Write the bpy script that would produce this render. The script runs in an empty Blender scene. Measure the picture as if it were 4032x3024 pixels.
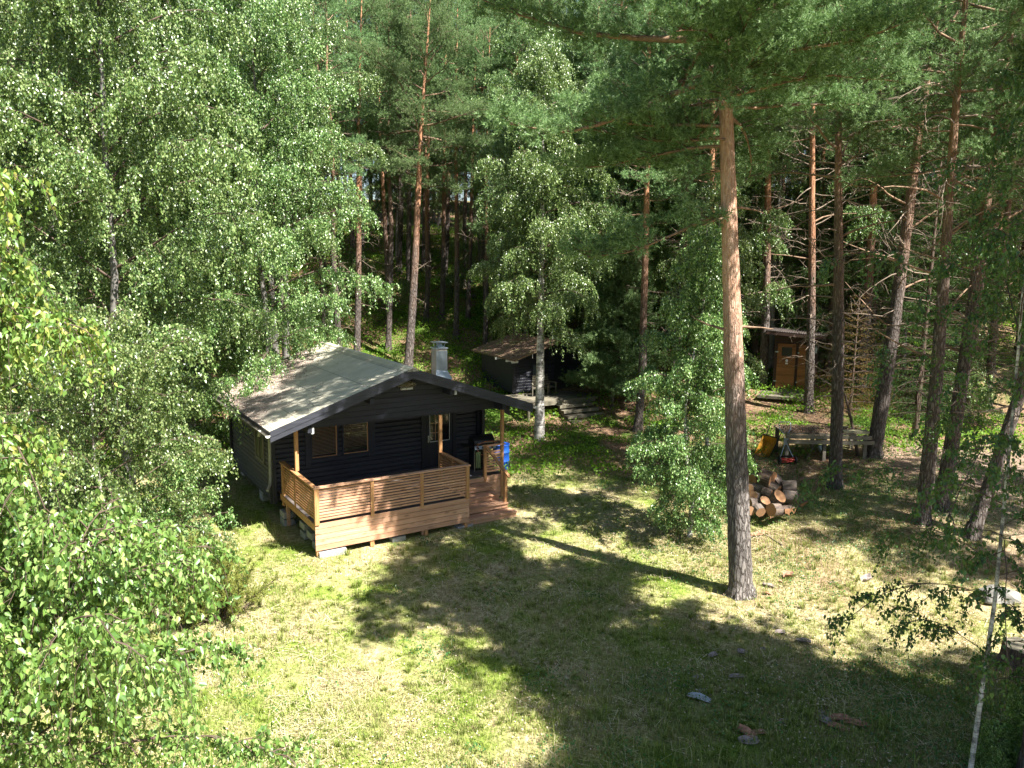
import bpy, math, random
import numpy as np
from mathutils import Matrix, Vector
rad = math.radians
sc = bpy.context.scene
col = sc.collection

# ---------------------------------------------------------------- camera
FPX, PITCH, ROLL, CH = 3060.5, 0.162, 0.0121, 7.6875      # in pixels of the 4032 wide frame
cd = bpy.data.cameras.new('camera'); cam = bpy.data.objects.new('camera', cd); col.objects.link(cam)
cd.sensor_width = 36.0; cd.lens = FPX / 4032 * 36.0; cd.clip_start = .1; cd.clip_end = 600
_R = Vector((1, 0, 0)); _U = Vector((0, math.sin(PITCH), math.cos(PITCH))); _F = Vector((0, math.cos(PITCH), -math.sin(PITCH)))
_R2 = _R * math.cos(ROLL) + _U * math.sin(ROLL); _U2 = _U * math.cos(ROLL) - _R * math.sin(ROLL)
m = Matrix((_R2, _U2, -_F)).transposed().to_4x4(); m.translation = Vector((0, 0, CH)); cam.matrix_world = m
sc.camera = cam
# ---------------------------------------------------------------- light
SUN = Vector((.4719, -.3728, .7986)).normalized()
EL = math.asin(SUN.z); AZ = math.atan2(SUN.x, SUN.y)
w = bpy.data.worlds.new("World"); sc.world = w; w.use_nodes = True
nt = w.node_tree; nt.nodes.clear()
o_ = nt.nodes.new('ShaderNodeOutputWorld'); bg = nt.nodes.new('ShaderNodeBackground'); sk = nt.nodes.new('ShaderNodeTexSky')
sk.sky_type = 'NISHITA'; sk.sun_disc = False; sk.sun_elevation = EL; sk.sun_rotation = AZ
bg.inputs[1].default_value = .05
nt.links.new(sk.outputs[0], bg.inputs[0]); nt.links.new(bg.outputs[0], o_.inputs[0])
sl = bpy.data.lights.new('sun', 'SUN'); sl.energy = 5.0; sl.angle = rad(.5); sl.color = (1, .955, .88)
so = bpy.data.objects.new('sun', sl); col.objects.link(so); so.rotation_euler = SUN.to_track_quat('Z', 'Y').to_euler()
so.location = (20, -20, 40)
sc.view_settings.view_transform = 'Standard'; sc.view_settings.look = 'None'
sc.view_settings.exposure = 1.7; sc.view_settings.gamma = 1
cy = sc.cycles
cy.max_bounces = 6; cy.diffuse_bounces = 2; cy.glossy_bounces = 3; cy.transmission_bounces = 4; cy.transparent_max_bounces = 4
cy.caustics_reflective = False; cy.caustics_refractive = False; cy.sample_clamp_indirect = 4

# ---------------------------------------------------------------- helpers
def vnoise(x, y, s, seed=0):
    """value noise in numpy, 0..1"""
    x = np.asarray(x, float) / s + 1000.3; y = np.asarray(y, float) / s + 1000.7
    xi = np.floor(x).astype(np.int64); yi = np.floor(y).astype(np.int64); fx = x - xi; fy = y - yi
    fx = fx * fx * (3 - 2 * fx); fy = fy * fy * (3 - 2 * fy)
    def h(a, b):
        n = (a * 374761393 + b * 668265263 + seed * 1442695041) & 0x7fffffff
        n = ((n ^ (n >> 13)) * 1274126177) & 0x7fffffff
        return ((n ^ (n >> 16)) & 0xffff) / 65535.0
    return (h(xi, yi) * (1 - fx) + h(xi + 1, yi) * fx) * (1 - fy) + (h(xi, yi + 1) * (1 - fx) + h(xi + 1, yi + 1) * fx) * fy
def sstep(x, a, b):
    t = np.clip((np.asarray(x, float) - a) / (b - a), 0, 1); return t * t * (3 - 2 * t)
YS = [-40, 0, 22, 26, 30, 32.3, 35, 40, 50, 60, 80, 120, 200]; HS = [-1.5, -.3, 0, .2, .5, .75, 1.5, 3.1, 6.4, 9.4, 13, 16, 18]
def terr(x, y):
    x = np.asarray(x, float); y = np.asarray(y, float)
    h = np.interp(y, YS, HS)
    h = h + .75 * sstep(x, 4.5, 8.5) * sstep(y, 14, 21) * (1 - .6 * sstep(y, 34, 45))
    h = h + .3 * sstep(x, 9, 14) * sstep(y, 10, 16)
    h = h + (vnoise(x, y, 3.1, 3) - .5) * .16 * sstep(np.hypot(x + 3.5, y - 23), 4, 8) + (vnoise(x, y, .9, 4) - .5) * .05
    return h
CR, SR = math.cos(ROLL), math.sin(ROLL)
def ray(px, py):
    """direction of the view ray through a pixel given in a 2212 x 1659 frame"""
    du, dv = px * 1.82278 - 2016, py * 1.82278 - 1512
    u = CR * du + SR * dv; v = -SR * du + CR * dv
    return np.array([u, FPX * math.cos(PITCH) - v * math.sin(PITCH), -FPX * math.sin(PITCH) - v * math.cos(PITCH)]) / FPX
def at(px, py):
    """ground point seen at a pixel of the 2212 x 1659 frame"""
    d = ray(px, py); t = np.arange(6, 160, .02)
    X, Y, Z = d[0] * t, d[1] * t, CH + d[2] * t
    k = np.argmax(Z < terr(X, Y)); return float(X[k]), float(Y[k])
def atY(px, py, Y):
    d = ray(px, py); t = Y / d[1]; return np.array([d[0] * t, Y, CH + d[2] * t])

def tag(o, label=None, cat=None, group=None, kind=None):
    if label: o['label'] = label
    if cat: o['category'] = cat
    if group: o['group'] = group
    if kind: o['kind'] = kind
    return o
def empty(name, loc=(0, 0, 0), rz=0, parent=None):
    o = bpy.data.objects.new(name, None); col.objects.link(o); o.location = loc; o.rotation_euler = (0, 0, rz)
    o.empty_display_size = .2
    if parent: o.parent = parent
    return o
def link(name, me, parent=None):
    o = bpy.data.objects.new(name, me); col.objects.link(o)
    if parent: o.parent = parent
    return o
def npmesh(name, V, F, mats, smooth=False, midx=None):
    V = np.asarray(V, np.float32); F = np.asarray(F, np.int32)
    me = bpy.data.meshes.new(name); k = F.shape[1]; n = len(F)
    me.vertices.add(len(V)); me.vertices.foreach_set('co', V.ravel())
    me.loops.add(n * k); me.loops.foreach_set('vertex_index', F.ravel())
    me.polygons.add(n); me.polygons.foreach_set('loop_start', np.arange(0, n * k, k, dtype=np.int32))
    me.polygons.foreach_set('loop_total', np.full(n, k, np.int32))
    if midx is not None: me.polygons.foreach_set('material_index', np.asarray(midx, np.int32))
    for a in (mats if isinstance(mats, (list, tuple)) else [mats]): me.materials.append(a)
    me.update(calc_edges=True)
    if smooth: me.polygons.foreach_set('use_smooth', np.ones(n, bool))
    return me
class MB:
    def __init__(s): s.v = []; s.f = []; s.m = []; s.sm = []; s.p = []
    def add(s, vs, fs, m=0, smooth=False):
        n = len(s.v); s.p.append((n, len(s.f))); s.v += [tuple(map(float, a)) for a in vs]
        for f in fs: s.f.append([i + n for i in f]); s.m.append(m); s.sm.append(smooth)
    def box(s, a, b, m=0):
        (x0, y0, z0), (x1, y1, z1) = a, b
        s.add([(x0,y0,z0),(x1,y0,z0),(x1,y1,z0),(x0,y1,z0),(x0,y0,z1),(x1,y0,z1),(x1,y1,z1),(x0,y1,z1)],
              [(0,3,2,1),(4,5,6,7),(0,1,5,4),(1,2,6,5),(2,3,7,6),(3,0,4,7)], m)
    def bar(s, p, q, w, h, up=(0, 0, 1), m=0):
        p, q, up = Vector(p), Vector(q), Vector(up); d = (q - p).normalized(); sd = d.cross(up).normalized(); u2 = sd.cross(d)
        V = [];
        for c in (p, q):
            for a, b in ((-1,-1),(1,-1),(1,1),(-1,1)): V.append(c + sd * (a * w / 2) + u2 * (b * h / 2))
        s.add(V, [(0,1,2,3),(7,6,5,4),(0,4,5,1),(1,5,6,2),(2,6,7,3),(3,7,4,0)], m)
    def tube(s, P, R, n=8, m=0, cap=True, smooth=True, jit=0, rng=None):
        P = [Vector(p) for p in P]; V = []; F = []
        ref = Vector((.31, .17, .93)) if abs((P[-1] - P[0]).normalized().z) < .8 else Vector((1, .13, .05))
        for i, p in enumerate(P):
            d = (P[min(i + 1, len(P) - 1)] - P[max(i - 1, 0)])
            d = d.normalized() if d.length > 1e-9 else Vector((0, 0, 1))
            a = d.cross(ref).normalized(); b = d.cross(a)
            r = R[i] if hasattr(R, '__len__') else R
            for k in range(n):
                t = 2 * math.pi * k / n; rr = r * (1 + (rng.uniform(-jit, jit) if jit else 0))
                V.append(p + a * (rr * math.cos(t)) + b * (rr * math.sin(t)))
        for i in range(len(P) - 1):
            for k in range(n):
                k2 = (k + 1) % n; F.append((i*n+k, i*n+k2, (i+1)*n+k2, (i+1)*n+k))
        s.add(V, F, m, smooth)
        if cap:
            s.add(V[:n], [tuple(range(n))[::-1]], m); s.add(V[-n:], [tuple(range(n))], m)
    def prism(s, poly, d, m=0):
        """extrude a polygon (3d points) by vector d"""
        n = len(poly); V = [Vector(p) for p in poly]; d = Vector(d); V += [p + d for p in V]
        s.add(V, [tuple(range(n)), tuple(range(2*n-1, n-1, -1))] + [(i, i+n, (i+1) % n + n, (i+1) % n) for i in range(n)], m)
    def mesh(s, name, mats):
        me = bpy.data.meshes.new(name); me.from_pydata(s.v, [], s.f)
        for a in (mats if isinstance(mats, (list, tuple)) else [mats]): me.materials.append(a)
        me.polygons.foreach_set('material_index', s.m); me.polygons.foreach_set('use_smooth', s.sm); me.update(); return me
    def split(s, name, mats, parent=None, bevel=0):
        """one object for every piece added"""
        out = []; ends = s.p[1:] + [(len(s.v), len(s.f))]
        for (v0, f0), (v1, f1) in zip(s.p, ends):
            q = MB(); q.add(s.v[v0:v1], [[i - v0 for i in f] for f in s.f[f0:f1]], s.m[f0] if f1 > f0 else 0); out.append(q.build(name, mats, parent, bevel))
        return out
    def build(s, name, mats, parent=None, bevel=0, label=None):
        me = s.mesh(name, mats)
        if bevel:
            import bmesh
            bm = bmesh.new(); bm.from_mesh(me); bmesh.ops.recalc_face_normals(bm, faces=bm.faces)
            bmesh.ops.bevel(bm, geom=list(bm.edges), offset=bevel, segments=1, affect='EDGES', clamp_overlap=True); bm.to_mesh(me); bm.free()
        else:
            import bmesh
            bm = bmesh.new(); bm.from_mesh(me); bmesh.ops.recalc_face_normals(bm, faces=bm.faces); bm.to_mesh(me); bm.free()
        o = link(name, me, parent)
        if label: o['label'] = label
        return o

# ---------------------------------------------------------------- materials
class NT:
    def __init__(s, name):
        s.m = bpy.data.materials.new(name); s.m.use_nodes = True; s.t = s.m.node_tree; s.t.nodes.clear()
        s.out = s.t.nodes.new('ShaderNodeOutputMaterial')
    def n(s, typ, **kw):
        a = s.t.nodes.new('ShaderNode' + typ)
        for k, v in kw.items():
            if k.startswith('_'): setattr(a, k[1:], v)
            else:
                k = int(k[1:]) if k[0] == 'i' and k[1:].isdigit() else k.replace('_', ' ')
                if hasattr(v, 'is_output'): s.t.links.new(v, a.inputs[k])
                else: a.inputs[k].default_value = v
        return a
    def l(s, a, b): s.t.links.new(a, b)
    def coord(s, scale=(1, 1, 1), src='Object'):
        tc = s.n('TexCoord'); mp = s.n('Mapping', Scale=scale); s.l(tc.outputs[src], mp.inputs[0]); return mp.outputs[0]
    def noise(s, vec, scale, detail=4, rough=.6, out=0):
        a = s.n('TexNoise', Scale=scale, Detail=detail, Roughness=rough); s.l(vec, a.inputs['Vector']); return a.outputs[out]
    def ramp(s, fac, stops, interp='LINEAR'):
        a = s.n('ValToRGB'); s.l(fac, a.inputs[0]); cr = a.color_ramp; cr.interpolation = interp
        while len(cr.elements) < len(stops): cr.elements.new(.5)
        for e, (p, c) in zip(cr.elements, stops):
            e.position = p; e.color = (*c, 1) if hasattr(c, '__len__') else (c, c, c, 1)
        return a.outputs[0]
    def mix(s, f, a, b, typ='MIX'):
        x = s.n('Mix', _data_type='RGBA', _blend_type=typ)
        for k, v in ((0, f), (6, a), (7, b)):
            if hasattr(v, 'is_output'): s.l(v, x.inputs[k])
            else: x.inputs[k].default_value = v if not hasattr(v, '__len__') else (*v, 1)[:4]
        return x.outputs[2]
    def math(s, op, a, b=0., c=None):
        x = s.n('Math', _operation=op)
        for k, v in ((0, a), (1, b), (2, c)):
            if v is None: continue
            if hasattr(v, 'is_output'): s.l(v, x.inputs[k])
            else: x.inputs[k].default_value = v
        return x.outputs[0]
    def bump(s, h, st=.5, dist=.02):
        b = s.n('Bump', Strength=st, Distance=dist); s.l(h, b.inputs['Height']); return b.outputs[0]
    def princ(s, colr, rough=.7, metal=0., spec=.5, normal=None, finish=True):
        p = s.n('BsdfPrincipled'); p.inputs['Metallic'].default_value = metal; p.inputs['Specular IOR Level'].default_value = spec
        for k, v in (('Base Color', colr), ('Roughness', rough)):
            if hasattr(v, 'is_output'): s.l(v, p.inputs[k])
            else: p.inputs[k].default_value = (*v, 1) if hasattr(v, '__len__') else v
        if normal is not None: s.l(normal, p.inputs['Normal'])
        if finish: s.l(p.outputs[0], s.out.inputs[0])
        return p

def mat_simple(name, c, rough=.6, metal=0, var=.15, scale=8, bump=.1, spec=.5):
    t = NT(name); v = t.coord(); n = t.noise(v, scale, 5)
    c2 = tuple(a * (1 - var * 1.6) for a in c); c3 = tuple(min(1, a * (1 + var)) for a in c)
    cc = t.ramp(n, [(.3, c2), (.7, c3)])
    t.princ(cc, rough, metal, spec, t.bump(n, bump, .02)); return t.m

def mat_wood(name, light, dark, rough=.6, axis=0, board=.145, knots=True, grey=0):
    """planks: grain stretched along one axis, each plank (a mesh island) its own tone"""
    t = NT(name); sc_ = [26, 26, 26]; sc_[axis] = 1.6; g = t.n('NewGeometry')
    tc = t.n('TexCoord'); off = t.n('Combine' + 'XYZ', X=t.math('MULTIPLY', g.outputs['Random Per Island'], 37.), Y=t.math('MULTIPLY', g.outputs['Random Per Island'], 11.), Z=0.)
    va = t.n('VectorMath', _operation='ADD'); t.l(tc.outputs['Object'], va.inputs[0]); t.l(off.outputs[0], va.inputs[1])
    mp = t.n('Mapping', Scale=tuple(sc_)); t.l(va.outputs[0], mp.inputs[0])
    n = t.noise(mp.outputs[0], 1.0, 6, .65); mid = tuple((a + b) / 2 for a, b in zip(light, dark))
    c = t.ramp(n, [(.3, dark), (.5, mid), (.68, light)])
    if knots:
        s2 = [7, 7, 7]; s2[axis] = 2.2; mp2 = t.n('Mapping', Scale=tuple(s2)); t.l(va.outputs[0], mp2.inputs[0])
        vo = t.n('TexVoronoi', Scale=1.0); t.l(mp2.outputs[0], vo.inputs['Vector'])
        k = t.ramp(vo.outputs['Distance'], [(.08, 1.), (.24, 0.)]); c = t.mix(t.math('MULTIPLY', k, .75), c, tuple(a * .38 for a in dark))
    tone = t.ramp(g.outputs['Random Per Island'], [(0, .72), (1, 1.12)]); c = t.mix(1., c, tone, 'MULTIPLY')
    big = t.noise(t.coord(), 1.3, 3); c = t.mix(t.math('MULTIPLY', big, .35), c, tuple(a * .6 for a in mid))
    t.princ(c, rough, 0, .4, t.bump(n, .25, .01)); return t.m

def mat_leaf(name, cols, trans=(.25, .4, .06), tf=.3, rough=.38, spec=.5, tipz=None):
    t = NT(name); g = t.n('NewGeometry'); oi = t.n('ObjectInfo')
    c = t.ramp(g.outputs['Random Per Island'], [(i / (len(cols) - 1), k) for i, k in enumerate(cols)])
    hs = t.n('HueSaturation', Hue=t.math('MULTIPLY_ADD', oi.outputs['Random'], .03, .472), Saturation=1., Value=t.math('MULTIPLY_ADD', oi.outputs['Random'], .35, .85), Color=c)
    c = hs.outputs[0]
    p = t.princ(c, rough, 0, spec, finish=False)
    tr = t.n('BsdfTranslucent'); tcol = t.mix(.55, c, trans); t.l(tcol, tr.inputs[0])
    mx = t.n('MixShader', i0=tf); t.l(p.outputs[0], mx.inputs[1]); t.l(tr.outputs[0], mx.inputs[2]); t.l(mx.outputs[0], t.out.inputs[0])
    return t.m

M = {}
M['birch_leaf'] = mat_leaf('birch_leaf', [(.025, .065, .02), (.055, .13, .034), (.10, .20, .052), (.17, .29, .08), (.25, .38, .13), (.38, .49, .23)], (.3, .5, .06), tf=.22, rough=.36, spec=.9)
M['birch_leaf_near'] = mat_leaf('birch_leaf_near', [(.04, .11, .025), (.07, .17, .035), (.11, .23, .045), (.15, .29, .06), (.21, .37, .1), (.28, .43, .15), (.32, .42, .12)], (.4, .55, .06), .3, .42, .9)
M['birch_leaf_tip'] = mat_leaf('birch_leaf_tip', [(.05, .12, .025), (.10, .2, .04), (.16, .30, .06), (.23, .38, .09), (.30, .41, .10), (.36, .34, .08)], (.4, .55, .06), .32, .42, .8)
M['birch_leaf_shade'] = mat_leaf('birch_leaf_shade', [(.03, .09, .03), (.055, .15, .045), (.10, .23, .06)], (.2, .4, .05), .3, .4)
M['pine_needle'] = mat_leaf('pine_needle', [(.045, .10, .038), (.12, .215, .078), (.20, .33, .135), (.33, .46, .23)], (.24, .42, .12), .24, .55, .2)
M['spruce_needle'] = mat_leaf('spruce_needle', [(.02, .05, .014), (.045, .1, .025), (.10, .2, .04)], (.2, .35, .05), .2, .5, .3)
M['dry_needle'] = mat_leaf('dry_needle', [(.05, .07, .02), (.12, .12, .03), (.22, .15, .04), (.3, .14, .05)], (.3, .25, .05), .2, .6, .2)
M['juniper'] = mat_leaf('juniper_needle', [(.10, .16, .03), (.22, .3, .06), (.36, .42, .11)], (.35, .4, .08), .25, .5, .4)
M['blueberry'] = mat_leaf('blueberry_leaf', [(.045, .12, .012), (.09, .2, .018), (.16, .31, .03), (.22, .36, .045)], (.3, .6, .03), .4, .5, .35)

def mat_pine_bark(name, z0, z1, low=(.10, .082, .072), lowhi=(.30, .26, .235), hi=(.40, .165, .075), hihi=(.62, .36, .22)):
    t = NT(name); v = t.coord(); sep = t.n('SeparateXYZ'); t.l(v, sep.inputs[0])
    vs = t.coord((11, 11, 2.4)); n1 = t.noise(vs, 1.8, 6, .7)
    vo = t.n('TexVoronoi', _feature='DISTANCE_TO_EDGE', Scale=1.4); dv = t.n('VectorMath', _operation='ADD'); nv = t.n('TexNoise', Scale=1.6, Detail=5.); t.l(vs, nv.inputs['Vector'])
    t.l(vs, dv.inputs[0]); t.l(nv.outputs['Color'], dv.inputs[1]); t.l(dv.outputs[0], vo.inputs['Vector'])
    crack = t.ramp(vo.outputs['Distance'], [(0., .25), (.22, 1.)])
    f = t.math('ADD', sep.outputs[2], t.math('MULTIPLY', t.math('SUBTRACT', t.noise(t.coord((2, 2, .8)), 1., 3), .5), (z1 - z0) * 1.3))
    f = t.math('DIVIDE', t.math('SUBTRACT', f, z0), z1 - z0); fr = t.n('Clamp', Value=f).outputs[0]
    cl = t.mix(t.math('MULTIPLY', n1, crack), low, lowhi); chh = t.mix(t.ramp(n1, [(.35, 0.), (.7, 1.)]), hi, hihi)
    c = t.mix(fr, cl, chh); c = t.mix(t.math('MULTIPLY', t.math('SUBTRACT', 1., crack), t.math('MULTIPLY_ADD', fr, -.3, .5)), c, (.07, .045, .035))
    hgt = t.math('ADD', t.math('MULTIPLY', crack, t.math('SUBTRACT', 1.1, t.math('MULTIPLY', fr, .7))), t.math('MULTIPLY', n1, .6))
    t.princ(c, .85, 0, .25, t.bump(hgt, 1., .05)); return t.m
M['pine_bark'] = mat_pine_bark('pine_bark', 3.5, 8.5)
M['pine_bark_main'] = mat_pine_bark('pine_bark_main', 3.6, 7.0, low=(.13, .115, .105), lowhi=(.44, .40, .37), hi=(.48, .25, .15), hihi=(.78, .54, .40))
M['pine_bark_right'] = mat_pine_bark('pine_bark_right', 4.5, 10., hi=(.24, .13, .08), hihi=(.46, .30, .2))
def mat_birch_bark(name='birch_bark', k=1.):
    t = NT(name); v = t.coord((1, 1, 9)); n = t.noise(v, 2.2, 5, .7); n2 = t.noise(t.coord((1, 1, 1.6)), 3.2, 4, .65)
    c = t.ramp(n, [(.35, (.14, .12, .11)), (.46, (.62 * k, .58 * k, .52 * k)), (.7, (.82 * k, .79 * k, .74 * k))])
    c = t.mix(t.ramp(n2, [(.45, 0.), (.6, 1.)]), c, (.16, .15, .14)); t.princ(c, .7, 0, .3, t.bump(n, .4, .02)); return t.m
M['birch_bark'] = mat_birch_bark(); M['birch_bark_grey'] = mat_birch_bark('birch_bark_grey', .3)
M['twig_bark'] = mat_simple('twig_bark', (.11, .075, .055), .8)
M['dead_branch'] = mat_simple('dead_branch', (.26, .2, .15), .85, scale=14)
M['limb_orange'] = mat_simple('limb_orange', (.30, .19, .12), .8, var=.4, scale=9, bump=.6)

# ---------------------------------------------------------------- foliage meshes
def unit(a): return a / np.maximum(np.linalg.norm(a, axis=-1, keepdims=True), 1e-9)
def leaf_mesh(name, P, A, mat, L, rng, near=False, up=.9, W=.62):
    """one leaf per point P with tip direction A"""
    n = len(P); A = unit(A); r = rng.normal(size=(n, 3)) + np.array([0, 0, up]); N = unit(r - (r * A).sum(1, keepdims=True) * A)
    S = np.cross(N, A); Ls = (L * rng.uniform(.7, 1.25, n))[:, None]; w_ = Ls * W / 2
    if near:
        prof = [(0, 0, 0), (.12, .62, .05), (.32, 1., .10), (.62, .62, .06), (1.0, 0, -.08), (.62, -.62, .06), (.32, -1., .10), (.12, -.62, .05)]
        V = np.stack([P + A * Ls * a + S * w_ * b + N * Ls * c for a, b, c in prof], 1).reshape(-1, 3)
        i = np.arange(n)[:, None] * 8
        F = np.concatenate([i + np.array([[0, 1, 2, 3, 4]]), i + np.array([[0, 4, 5, 6, 7]])])
    else:
        V = np.stack([P, P + A * Ls * .38 + S * w_ + N * Ls * .09, P + A * Ls, P + A * Ls * .38 - S * w_ + N * Ls * .09], 1).reshape(-1, 3)
        i = np.arange(n)[:, None] * 4; F = np.concatenate([i + np.array([[0, 1, 2]]), i + np.array([[0, 2, 3]])])
    return npmesh(name, V, F, mat)
def tuft_mesh(name, P, D, mat, rng, n=14, shoot=.12, nl=.075, nw=.007, spread=.75):
    """bottle-brush shoots: needles fanned round an axis D from P"""
    m_ = len(P); D = unit(D)[:, None, :]; P = P[:, None, :]; t = rng.random((m_, n, 1))
    r = rng.normal(size=(m_, n, 3)); r = unit(r - (r * D).sum(2, keepdims=True) * D)
    nd = unit(D * (1 - spread) + r * spread + D * t * .5); base = P + D * shoot * t
    s = unit(np.cross(nd, rng.normal(size=(m_, n, 3)))); ln = nl * rng.uniform(.7, 1.15, (m_, n, 1))
    V = np.stack([base - s * nw / 2, base + s * nw / 2, base + nd * ln], 2).reshape(-1, 3)
    # join each shoot into one mesh island so it takes a single tone
    F = np.arange(len(V)).reshape(-1, 3)
    return npmesh(name, V, F, mat)

def bez(A, B, C, t):
    return A * (1 - t) ** 2 + B * 2 * t * (1 - t) + C * t ** 2

def path(p, d, L, k, rng, droop=0., gn=.1, up=0.):
    """polyline starting at p, direction d, bending down by droop"""
    pts = [np.array(p, float)]; d = unit(np.array(d, float)); st = L / k
    for i in range(k):
        d = unit(d + np.array([0, 0, -droop * (i + 1) / k + up]) / k * 2 + rng.normal(size=3) * gn); pts.append(pts[-1] + d * st)
    return np.array(pts)
def interp(pts, s):
    x = s * (len(pts) - 1); i = min(int(x), len(pts) - 2); f = x - i
    return pts[i] * (1 - f) + pts[i + 1] * f, unit(pts[i + 1] - pts[i])

def birch(seed, H, cb, R, nprim=34, leaf=.052, per=26, mat='birch_leaf', near=False, trunk=None, tr=.13, twl=.55, secn=7, ntw=5, droop=.9,
          side=None, keep=None, wood='birch_bark'):
    """returns (trunk mesh, crown mesh). trunk: control points; side(az)->factor for one-sided crowns"""
    rng = np.random.default_rng(seed); rr = random.Random(seed); mb = MB()
    if trunk is None:
        trunk = [(0, 0, 0)]
        for i in range(1, 8): trunk.append((trunk[-1][0] + rng.normal() * .1, trunk[-1][1] + rng.normal() * .1, H * i / 7))
    T = np.array(trunk, float); rs = [tr * (1 - .93 * (i / (len(T) - 1)) ** .9) for i in range(len(T))]; rs[0] *= 1.15
    mb.tube(T, rs, 10, 0, True)
    A, B, C = [], [], []
    for i in range(nprim):
        t = (i + rng.random() * .8) / nprim; z = cb + (H * .98 - cb) * t ** .95; s = z / H
        p, _ = interp(T, min(s, .995)); az = i * 2.4 + rng.normal() * .3
        prof = (math.sin(math.pi * min(1, .16 + .8 * t)) ** .75) * (1 - .35 * t)
        L = R * prof * (rng.uniform(.5, 1.35) if near else rng.uniform(.72, 1.2))
        if side: L *= side(az, z)
        if L < .25: continue
        el = rad(25 + 35 * t + rng.normal() * 8)
        d = np.array([math.cos(az) * math.cos(el), math.sin(az) * math.cos(el), math.sin(el)])
        P = path(p, d, L * 1.15, 7, rng, droop * (.7 + .5 * (1 - t)), .07)
        mb.tube(P, [max(.006, tr * .28 * (L / R) * (1 - j / 7.5)) for j in range(8)], 5, 1, False)
        ns = max(3, int(secn * L / R * 1.3 + 1))
        for j in range(ns):
            q = .03 + .97 * (j + rng.random()) / ns; pp, dd = interp(P, min(q, .99))
            a2 = az + (1 if j % 2 else -1) * rng.uniform(.5, 1.2); l2 = R * rng.uniform(.16, .32) * (1.15 - .6 * q)
            d2 = unit(np.array([math.cos(a2), math.sin(a2), rng.uniform(-.15, .5)]) + dd * .4)
            S = path(pp, d2, l2, 4, rng, droop * 1.2, .12)
            mb.tube(S, [.009, .008, .006, .005, .003], 3, 1, False)
            for k in range(ntw):
                g = (k + rng.random()) / ntw; sp, sd = interp(S, min(g * .95 + .05, .99))
                l3 = twl * rng.uniform(.5, 1.3); out = unit(np.array([math.cos(a2), math.sin(a2), 0]) * .6 + rng.normal(size=3) * .6)
                A.append(sp); B.append(sp + out * l3 * .45 + np.array([0, 0, .02])); C.append(sp + out * l3 * .55 + np.array([0, 0, -l3 * rng.uniform(.5, 1.)]))
        A.append(P[-2]); B.append(P[-1]); C.append(P[-1] + np.array([d[0] * .1, d[1] * .1, -twl]))
    A, B, C = map(np.array, (A, B, C)); n = len(A); t = rng.random((n, per, 1)) ** .8
    Q = bez(A[:, None], B[:, None], C[:, None], t); Q = (Q + rng.normal(size=Q.shape) * .03).reshape(-1, 3)
    D = np.repeat((C - B), per, 0); D = unit(D) * .5 + rng.normal(size=D.shape) * .55 + np.array([0, 0, -.55])
    if keep is not None: k = keep(Q); Q = Q[k]; D = D[k]
    if near:
        for a, b, c in zip(A, B, C): mb.tube([a, bez(a, b, c, .5), c], [.0035, .0028, .0015], 3, 1, False)
    tm = mb.mesh('trunk', [M[wood], M['twig_bark']]); cm = leaf_mesh('crown', Q, D, M[mat], leaf, rng, near, up=.45 if near else .8)
    return tm, cm

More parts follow.
